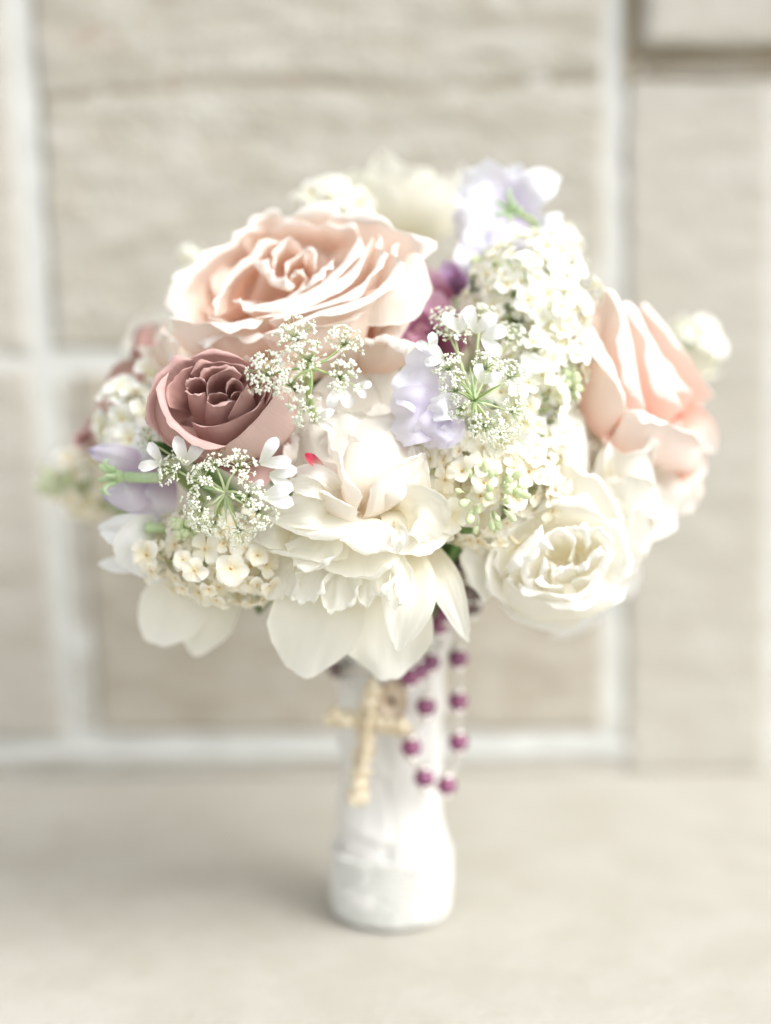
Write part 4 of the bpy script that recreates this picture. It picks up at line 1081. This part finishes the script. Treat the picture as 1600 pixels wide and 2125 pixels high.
# ------------------------------------------------------------------ lilac clusters: florets are parts that share meshes
def floret_mesh(seed, mat, r=0.0062, npet=4, openk=1.0):
    rnd = random.Random(seed)
    V, F, UV, FM = [], [], [], []
    for k in range(npet):
        th = 2 * math.pi * k / npet + rnd.uniform(-.15, .15)
        L = r * rnd.uniform(.9, 1.1); wd = r * .52 * rnd.uniform(.9, 1.1)
        lift = rnd.uniform(.1, .55) * openk; b = len(V)
        nu, nv = 4, 5
        for j in range(nv + 1):
            v = j / nv
            for i in range(nu + 1):
                u = -1 + 2 * i / nu
                s = v * (1 - .35 * u * u)
                x = .0004 + L * s
                w = wd * (0.35 + .65 * sm(s * 1.6)) * u
                z = lift * L * s * (1.1 - s * 0.9) + .28 * abs(w) * abs(u) + .1 * r * rnd.uniform(-1, 1) * s * .6
                V.append(Vector((x * math.cos(th) - w * math.sin(th), x * math.sin(th) + w * math.cos(th), z)))
                UV.append((u * .5 + .5, s))
        ff = [(a + b, c + b, d + b, e + b) for a, c, d, e in grid_faces(nu, nv)]
        F += ff; FM += [0] * len(ff)
    b = len(F)
    tb = len(V)
    tube_geo([Vector((0, 0, -.006)), Vector((0, 0, -.002)), Vector((0, 0, .0003))], [.0005, .0006, .0009], 6, V, F)
    FM += [0] * (len(F) - b); b = len(F)
    ellipsoid_geo(Vector((0, 0, .0004)), (0, 0, 1), .00055, .0005, V, F, 6, 4)
    FM += [1] * (len(F) - b)
    UV += [(0.5, .3)] * (len(V) - len(UV))
    me = bpy.data.meshes.new('floret')
    me.from_pydata([tuple(v) for v in V], [], F)
    me.materials.append(M[mat]); me.materials.append(M['eye'])
    ul = me.uv_layers.new(name='UVMap')
    for lp in me.loops: ul.data[lp.index].uv = UV[lp.vertex_index]
    me.polygons.foreach_set('material_index', FM)
    me.polygons.foreach_set('use_smooth', [True] * len(me.polygons))
    return me

FLORETS = [floret_mesh(100 + k, 'floret', openk=(.3 + .33 * k), npet=(4, 4, 5, 4, 5, 4, 4, 5)[k]) for k in range(8)]
CREAM = [floret_mesh(200 + k, 'floret_cream', openk=(.3 + .33 * k), npet=(4, 4, 5, 4, 5, 4, 4, 5)[k]) for k in range(8)]
def bud_mesh(seed):
    V, F = [], []
    ellipsoid_geo(Vector((0, 0, 0)), (0, 0, 1), .0017, .0026, V, F, 8, 6)
    tube_geo([Vector((0, 0, -.006)), Vector((0, 0, -.002))], [.0005, .0008], 5, V, F)
    me = bpy.data.meshes.new('bud')
    me.from_pydata([tuple(v) for v in V], [], F)
    me.materials.append(M['bud'])
    me.polygons.foreach_set('use_smooth', [True] * len(me.polygons))
    return me
BUD = bud_mesh(1)

def place_part(me, name, parent, pos, out, scale, spin):
    o = bpy.data.objects.new(name, me)
    COL.objects.link(o)
    o.parent = parent
    inv = world_of(parent).inverted()
    mw = Matrix.Translation(pos) @ axis_rot(out, spin).to_4x4() @ Matrix.Scale(scale, 4)
    o.matrix_basis = inv @ mw
    return o

def lilac(label, cpx, cpy, y, rx, ry, rz, n, nb, seed, meshes, budc=None, group=None, half=True, bud_scale=1.0, floret_scale=1.0):
    """Cluster on an ellipsoid (radii in photo pixels rx, ry across/up, rz in metres deep)."""
    rnd = random.Random(seed)
    c = W(cpx, cpy, y)
    t = thing('lilac_cluster', label, 'lilac', c, group=group)
    sc = pxm(c)
    ex = Vector((rx * sc, rz, ry * sc))
    inner = []
    V, F = tube_geo(spline([c + Vector((0, rz * .5, -ry * sc * .6)), c], 4), [.002, .0018, .0015, .0013, .001], 6)
    k = 0
    tries = 0
    placed = []
    while k < n and tries < n * 60:
        tries += 1
        d = Vector((rnd.gauss(0, 1), rnd.gauss(0, 1), rnd.gauss(0, 1))).normalized()
        if half and d.y > .35: continue
        if any((d - q).length < 1.15 / math.sqrt(n) for q in placed): continue
        placed.append(d)
        rr = rnd.uniform(.66, 1.2)
        p = c + Vector((d.x * ex.x, d.y * ex.y, d.z * ex.z)) * rr
        o = (Vector((d.x / ex.x, d.y / ex.y, d.z / ex.z)).normalized() + Vector((rnd.uniform(-.5, .5), rnd.uniform(-.5, .2), rnd.uniform(-.4, .5)))).normalized()
        place_part(rnd.choice(meshes), 'floret', t, p, o, rnd.uniform(.62, 1.18) * floret_scale, rnd.uniform(0, 6))
        a = c + (p - c) * .25
        tube_geo([a, p - o * .006], [.0006, .0004], 4, V, F)
        k += 1
    if nb:
        bc = W(*budc[:3]) if budc else c
        bs = budc[3] * sc if budc else .01
        for _ in range(nb):
            d = Vector((rnd.gauss(0, 1), rnd.gauss(-.8, .6), rnd.gauss(0, 1))).normalized()
            p = bc + Vector((d.x * bs, d.y * bs * .7, d.z * bs * .8)) * rnd.uniform(.7, 1.05)
            place_part(BUD, 'bud', t, p, (d + Vector((0, -.3, 0))).normalized(), rnd.uniform(.7, 1.2) * bud_scale, rnd.uniform(0, 6))
    mesh_obj('branch', V, F, M['fine_stem'], t, world=True)
    add_stem(t, c + Vector((0, rz * .3, -ry * sc * .3)), 'stem', .0018)
    return t

random.seed(21)
lilac('white lilac cluster between the rising sweet pea and the blush pink rose', 1105, 640, -.052, 122, 132, .028, 190, 14, 61, FLORETS, (1000, 560, -.05, 34), floret_scale=.76)
lilac('white lilac cluster with pale green buds above the swirled ivory rose', 1010, 1000, -.090, 140, 118, .024, 150, 34, 62, CREAM, (1012, 1035, -.114, 84), floret_scale=.9, bud_scale=.85)
lilac('small cream lilac cluster at the lower left of the white peony', 470, 1150, -.092, 145, 92, .022, 140, 14, 63, CREAM, (385, 1095, -.110, 30), floret_scale=.86, bud_scale=.85)
lilac('white lilac cluster in the middle under the green bracts', 1068, 860, -.072, 108, 130, .026, 140, 18, 64, FLORETS, (1180, 800, -.078, 26), floret_scale=.82)
lilac('white lilac cluster bridging the upper and middle lilac beside the blush pink rose', 1120, 760, -.066, 90, 80, .024, 95, 8, 71, FLORETS, (1180, 790, -.082, 26), floret_scale=.78)
lilac('white lilac cluster under the lavender sweet pea touching the white peony', 925, 940, -.084, 70, 60, .02, 40, 4, 72, FLORETS, (905, 985, -.1, 20), floret_scale=.95)
lilac('blurred white lilac cluster standing out behind the blush pink rose', 1440, 725, .045, 58, 58, .016, 70, 0, 65, FLORETS, half=False, floret_scale=.75)
lilac('blurred greenish lilac cluster sticking out behind the violet edged sweet pea', 165, 1000, .03, 66, 70, .018, 34, 26, 66, CREAM, (120, 1000, .02, 38), half=False, bud_scale=1.2)
lilac('white lilac cluster squeezed behind the left side of the dusty mauve rose', 295, 885, -.048, 76, 92, .022, 56, 5, 67, FLORETS, (310, 915, -.07, 20))
lilac('blurred white lilac cluster at the back left of the top peony', 690, 420, .02, 66, 40, .02, 60, 0, 68, FLORETS, half=False, floret_scale=.8)
lilac('white lilac sprig poking out behind the left rim of the large blush rose', 402, 560, .03, 26, 40, .01, 14, 0, 69, FLORETS, half=False)
lilac('white lilac cluster behind the top right lilac below the rising sweet pea', 1120, 520, -.0, 70, 50, .02, 40, 6, 70, FLORETS, (1130, 500, -.02, 25), half=False)

# ------------------------------------------------------------------ lace flowers
def umbellet_mesh(seed, n=24, rad=0.0055, h=0.006):
    """Rays with a tiny five-petalled floret at each end, mesh 0 green rays, 1 white florets."""
    rnd = random.Random(seed)
    V, F, FM = [], [], []
    for k in range(n):
        rr = math.sqrt((k + .5) / n) * rad
        an = k * 2.39996 + rnd.uniform(-.2, .2)
        rr *= rnd.uniform(.85, 1.18)
        p = Vector((rr * math.cos(an), rr * math.sin(an), h * (1 - .5 * (rr / rad) ** 2) + rnd.uniform(-.0012, .0010)))
        b = len(F)
        tube_geo([Vector((0, 0, 0)), p * .55 + Vector((0, 0, .0004)), p], [.0002, .00014, .00014], 4, V, F)
        FM += [0] * (len(F) - b)
        o = (p - Vector((0, 0, -.002))).normalized()
        a = o.orthogonal().normalized(); c = o.cross(a)
        b = len(F)
        sc = rnd.uniform(.7, 1.5)
        for q in range(rnd.choice((3, 4, 5))):
            t = 2 * math.pi * q / 4.6 + k + rnd.uniform(-.3, .3)
            d = a * math.cos(t) + c * math.sin(t)
            ellipsoid_geo(p + d * .00062 * sc + o * .0003, d + o * .4, .00038 * sc, .00055 * sc, V, F, 5, 4)
        FM += [1] * (len(F) - b)
    me = bpy.data.meshes.new('umbellet')
    me.from_pydata([tuple(v) for v in V], [], F)
    me.materials.append(M['pale_ray']); me.materials.append(M['lace'])
    me.polygons.foreach_set('material_index', FM)
    me.polygons.foreach_set('use_smooth', [True] * len(me.polygons))
    return me
UMB = [umbellet_mesh(k, 18 + 2 * k, .0054 + .0004 * k, .0052) for k in range(6)]

def lace(label, hub, umbs, pets, bracts, seed, hub_back=.006):
    rnd = random.Random(seed)
    h = W(*hub)
    t = thing('lace_flower', label, 'lace flower', h)
    for (px, py, y, s) in umbs:
        p = W(px, py, y)
        d = (p - h).normalized()
        out = (d * .55 + Vector((0, -.8, .25)) + Vector((rnd.uniform(-.2, .2), 0, rnd.uniform(-.2, .2)))).normalized()
        s *= .96
        foot = p - out * .004 * s
        place_part(rnd.choice(UMB), 'umbellet', t, foot, out, s, rnd.uniform(0, 6))
        mid = (h + foot) / 2 + Vector((0, -.002, 0)) + Vector((rnd.uniform(-1, 1), 0, rnd.uniform(-1, 1))) * .0012
        V, F = tube_geo(spline([h, mid, foot], 7), [.0007, .0006, .0005, .0005, .0004, .0004, .0004, .0004], 6)
        mesh_obj('ray', V, F, M['fine_stem' if hub[1] < 800 else 'pale_ray'], t, world=True)
    for (pts, hw, *k) in pets:
        strip_petal(t, 'cool_white', pts, hw, seed=rnd.uniform(0, 30), cup=.25, ruffle=.12, notch=(k[0] if k else .0), tip=.25, nu=8, nv=10)
    for (px, py, y, wd) in bracts:
        p = W(px, py, y)
        mid = h.lerp(p, .55) + Vector((0, -.0015, 0.0006))
        V, F = tube_geo(spline([h, mid, p], 7), [wd * .4, wd * .6, wd * .75, wd * .75, wd * .65, wd * .5, wd * .3, wd * .08], 6)
        mesh_obj('bract', V, F, M['calyx' if rnd.random() < .4 else 'fine_stem'], t, world=True)
    V, F = tube_geo(spline([h, h + Vector((0, .03, -.02)), Vector((0, 0, .105))], 10), .0012, 7)
    mesh_obj('stem', V, F, M['fine_stem'], t, world=True)
    return t

def pair(x, y, d, dx, dy, ln, w=13, sep=.35):
    w *= .78; sep += .16; ln *= 1.08
    """two-lobed outer petal of a lace floret: two strips from (x,y) in the direction dx,dy"""
    out = []
    for s in (-1, 1):
        c, sn = math.cos(sep * s), math.sin(sep * s)
        ex, ey = dx * c - dy * sn, dx * sn + dy * c
        out.append(([(x, y, d + .003), (x + ex * ln * .55, y + ey * ln * .55, d - .001), (x + ex * ln, y + ey * ln, d)], (w * .3, w, w * .85)))
    return out

lace('white lace flower spraying over the large blush rose with green rays', (645, 765, -.128),
     [(608, 688, -.126, 1.15), (636, 738, -.131, 1.0), (720, 702, -.126, 1.0), (545, 770, -.128, 1.1), (715, 780, -.130, 1.15), (596, 798, -.132, .95), (632, 852, -.132, 1.15)],
     pair(705, 800, -.130, .0, 1, 48, 16, .3) + pair(655, 870, -.130, 1, .05, 40, 11) + pair(740, 800, -.128, .9, .4, 30, 11) + pair(570, 755, -.126, .8, -.5, 22, 8), [(660, 700, -.125, .0006), (620, 800, -.127, .0006)], 81)
lace('white lace flower with large outer petals under the dusty mauve rose', (468, 1022, -.124),
     [(352, 968, -.120, .95), (412, 985, -.126, 1.0), (442, 955, -.125, .8), (500, 962, -.127, 1.0), (402, 1062, -.124, 1.0), (520, 1025, -.130, .9), (545, 1066, -.130, 1.1), (498, 1106, -.125, .9), (300, 912, -.105, .7), (440, 1090, -.122, .8)],
     pair(385, 965, -.122, .15, -1, 58, 18, .3) + pair(335, 960, -.116, -.85, -.35, 50, 15, .45) + pair(540, 962, -.127, .85, -.5, 62, 18, .3) + pair(560, 985, -.127, .95, .2, 56, 18, .25) + pair(545, 1030, -.131, 1, -.05, 62, 20, .12) + pair(520, 1010, -.128, .9, .1, 30, 9)
     + pair(300, 905, -.106, -.9, -.2, 24, 9) + pair(312, 905, -.106, .9, -.2, 22, 9), [(420, 1012, -.122, .0010), (490, 1075, -.123, .0008), (470, 1085, -.12, .0007), (440, 1050, -.12, .0008)], 82)
lace('white lace flower with green star of bracts in front of the middle lilac', (984, 832, -.117),
     [(938, 800, -.119, 1.1), (950, 850, -.121, .9), (925, 755, -.115, .95), (1012, 748, -.113, 1.1), (1066, 770, -.110, 1.0), (1078, 850, -.114, 1.0), (1010, 890, -.122, 1.1), (945, 682, -.1, 1.0), (1005, 650, -.09, 1.0), (1058, 690, -.09, 1.0), (1045, 905, -.114, .9), (918, 655, -.092, .8)],
     pair(950, 700, -.108, -.1, -.2, 10, 10) + pair(955, 690, -.105, -.2, -1, 50, 16) + pair(985, 690, -.105, .3, -1, 52, 18, .4) + pair(1000, 700, -.108, .9, .2, 55, 20, .4) + pair(920, 745, -.116, -.9, -.3, 40, 14) + pair(900, 730, -.112, -.6, -.9, 36, 14) + pair(1090, 740, -.1, .5, .8, 50, 18, .3) + pair(1000, 795, -.118, .4, -.9, 40, 14, .5) + pair(1070, 910, -.112, .8, .4, 50, 16),
     [(975, 760, -.130, .0007), (1043, 797, -.131, .0007), (1034, 838, -.130, .0005), (1012, 848, -.130, .0005), (980, 866, -.130, .0006), (952, 792, -.127, .0006), (960, 815, -.129, .0005)], 83)

# ------------------------------------------------------------------ leaves tucked under the flowers
def leaf(label, pts, hw, seed, face=(0, -1, .3)):
    t = thing('leaf', label, 'leaf', W(*pts[0]), group=None)
    strip_petal(t, 'leaf', pts, hw, seed=seed, face=face, cup=.25, ruffle=.08, tip=.05, fold=.2, name='leaf_blade', thick=.0003)
    V, F = tube_geo(spline([W(*pts[0]), W(*pts[0]).lerp(Vector((0, 0, .12)), .5), Vector((0, 0, .108))], 6), .0011, 6)
    mesh_obj('stem', V, F, M['stem'], t, world=True)
leaf('dark green leaf in the gap between the white peony and the ivory rose', [(905, 1110, -.04), (938, 1128, -.056), (955, 1160, -.052)], (10, 30, 3), 3)
leaf('dark green leaf tip under the small cream lilac cluster', [(560, 1200, -.05), (545, 1240, -.06), (535, 1275, -.058)], (10, 18, 3), 5)
leaf('olive leaf behind the lace flower at the left of the dusty mauve rose', [(390, 950, -.07), (350, 935, -.085), (300, 920, -.085)], (8, 16, 3), 6)
leaf('dark green leaf below the rising sweet pea beside the deep purple sweet pea', [(1010, 640, -.03), (1000, 600, -.045), (985, 560, -.04)], (10, 26, 4), 7)
leaf('dark green leaf low behind the hanging white flower', [(560, 1190, .0), (500, 1180, -.01), (430, 1190, -.0)], (12, 40, 3), 8)
leaf('dark green leaf low behind the swirled ivory rose', [(980, 1190, .0), (1050, 1180, .0), (1130, 1190, .01)], (12, 40, 3), 9)

# ------------------------------------------------------------------ rosary
def rosary():
    t = thing('rosary', 'plum bead rosary with gold crucifix hanging on the satin handle', 'rosary', W(840, 1385, -.03))
    def bead(px, py, y, r=.0044, mat='bead'):
        c = W(px, py, y)
        V, F = [], []
        ellipsoid_geo(c, (0, 0, 1), r, r * .93, V, F, 14, 10)
        o = mesh_obj('bead', V, F, M[mat], t, world=True)
        V, F = [], []
        for s in (-1, 1):
            ellipsoid_geo(c + Vector((0, 0, s * r * .95)), (0, 0, 1), r * .64, r * .42, V, F, 8, 5)  # silver caps, oversized to stand in for the highlights on the glass beads
        mesh_obj('bead_glint_cap', V, F, M['silver'], o, world=True)
        return c
    def chain(pts, r=.0007):
        P = spline([W(*p) for p in pts], max(10, len(pts) * 8))
        V, F = [], []
        for k in range(len(P) - 1):
            a, b = P[k], P[k + 1]
            d = (b - a); ln = d.length; d.normalize()
            s = d.orthogonal().normalized()
            if k % 2: s = d.cross(s)
            ring = [a + d * (ln * (.5 - .62 * math.cos(2 * math.pi * q / 10))) + s * (r * 1.8 * math.sin(2 * math.pi * q / 10)) for q in range(11)]
            tube_geo(ring, r * .5, 5, V, F)
        mesh_obj('chain', V, F, M['silver'], t, world=True)
    # strand wound round the neck of the handle
    for px, py, y in ((700, 1388, -.016), (868, 1392, -.034), (892, 1374, -.032), (850, 1404, -.036)):
        bead(px, py, y, .0044, 'bead' if px > 840 else 'dark_bead')
    chain([(700, 1388, -.016), (740, 1392, -.028), (790, 1402, -.034), (850, 1402, -.036), (892, 1374, -.034), (915, 1330, -.03), (925, 1290, -.03)])
    # two hanging drops
    for px, py, y in ((950, 1366, -.028), (950, 1455, -.026), (951, 1540, -.026), (927, 1630, -.030)):
        bead(px, py, y)
    chain([(940, 1290, -.028), (950, 1366, -.028), (952, 1455, -.026), (951, 1540, -.026), (927, 1630, -.030), (880, 1614, -.034), (853, 1550, -.036), (884, 1466, -.034), (888, 1380, -.034)])
    for px, py, y in ((884, 1466, -.034), (853, 1551, -.036), (880, 1614, -.035)):
        bead(px, py, y)
    # loop of dark beads running up behind the peony petal
    up = [(912, 1296, -.034), (925, 1270, -.036), (948, 1250, -.038), (978, 1258, -.038), (990, 1226, -.040), (978, 1192, -.042), (958, 1170, -.042), (950, 1206, -.040), (962, 1228, -.044), (930, 1236, -.036)]
    for k, p in enumerate(up): bead(*p, r=.0044, mat='bead' if k < 2 else 'dark_bead')
    chain(up)
    # bronze medal
    c = W(815, 1452, -.034)
    V, F = [], []
    m = Matrix.Rotation(R(90), 3, 'X')
    n = 28
    for (rr, dz) in ((0.2, .0012), (.72, .0010), (.80, .0016), (.95, .0016), (1.0, .0008), (1.0, -.0004), (.2, -.0004)):
        for i in range(n):
            an = 2 * math.pi * i / n
            V.append(c + m @ Vector((.0062 * rr * math.cos(an), .0082 * rr * math.sin(an), dz)))
    for j in range(6):
        for i in range(n):
            F.append((j * n + i, j * n + (i + 1) % n, (j + 1) * n + (i + 1) % n, (j + 1) * n + i))
    F += [tuple(range(n)), tuple(reversed([6 * n + i for i in range(n)]))]
    mesh_obj('medal', V, F, M['medal'], t, world=True)
    chain([(800, 1402, -.035), (812, 1412, -.036)])
    # crucifix of knobbed gold filigree
    cx, cy, cy_y = 765, 1497, -.037
    V, F = [], []
    rnd = random.Random(2)
    def knob(px, py, r, dy=0.0):
        ellipsoid_geo(W(px, py, cy_y + dy), (0, -1, 0), r, r * .75, V, F, 8, 6)
    for k in range(10):                       # upright of round bosses, tilted a little
        f = k / 9
        px, py = lerp(772, 742, f), lerp(1434, 1652, f)
        knob(px + rnd.uniform(-3, 3), py, .0036 + .0006 * math.sin(k * 1.9))
        for s in (-1, 1): knob(px + s * (13 + 3 * (k % 2)), py + rnd.uniform(-5, 5), .0019, .0005)
    for k in range(7):                        # arms
        f = k / 6
        px, py = lerp(696, 830, f), lerp(1488, 1508, f)
        knob(px, py + rnd.uniform(-3, 3), .0034 + .0005 * math.sin(k * 2.3))
        for s in (-1, 1): knob(px + rnd.uniform(-4, 4), py + s * 14, .0018, .0005)
    for (px, py) in ((772, 1430), (742, 1656), (692, 1488), (834, 1508)):   # trefoil ends
        for a in range(3): knob(px + 11 * math.cos(a * 2.1 + .5), py + 11 * math.sin(a * 2.1 + .5), .0026)
    bars, barf = [], []
    tube_geo([W(772, 1430, cy_y + .001), W(742, 1656, cy_y + .001)], .0011, 8, V, F)
    tube_geo([W(692, 1488, cy_y + .001), W(834, 1508, cy_y + .001)], .0011, 8, V, F)
    cr = mesh_obj('crucifix', V, F, M['gold'], t, world=True)
    # small figure on the cross
    V, F = [], []
    tube_geo(spline([W(764, 1486, cy_y - .003), W(760, 1530, cy_y - .0035), W(754, 1575, cy_y - .003), W(750, 1605, cy_y - .0025)], 8), [.0012, .0017, .0017, .0015, .0014, .0015, .0013, .0011, .0008], 8, V, F)
    tube_geo(spline([W(722, 1484, cy_y - .002), W(764, 1497, cy_y - .0032), W(806, 1498, cy_y - .002)], 8), [.0006, .0008, .0009, .0011, .0012, .0011, .0009, .0008, .0006], 7, V, F)
    ellipsoid_geo(W(765, 1476, cy_y - .0035), (0, 0, 1), .0014, .0018, V, F, 8, 6)
    mesh_obj('corpus', V, F, M['gold'], cr, world=True)
    chain([(790, 1402, -.034), (780, 1418, -.036), (773, 1428, -.037)])
rosary()
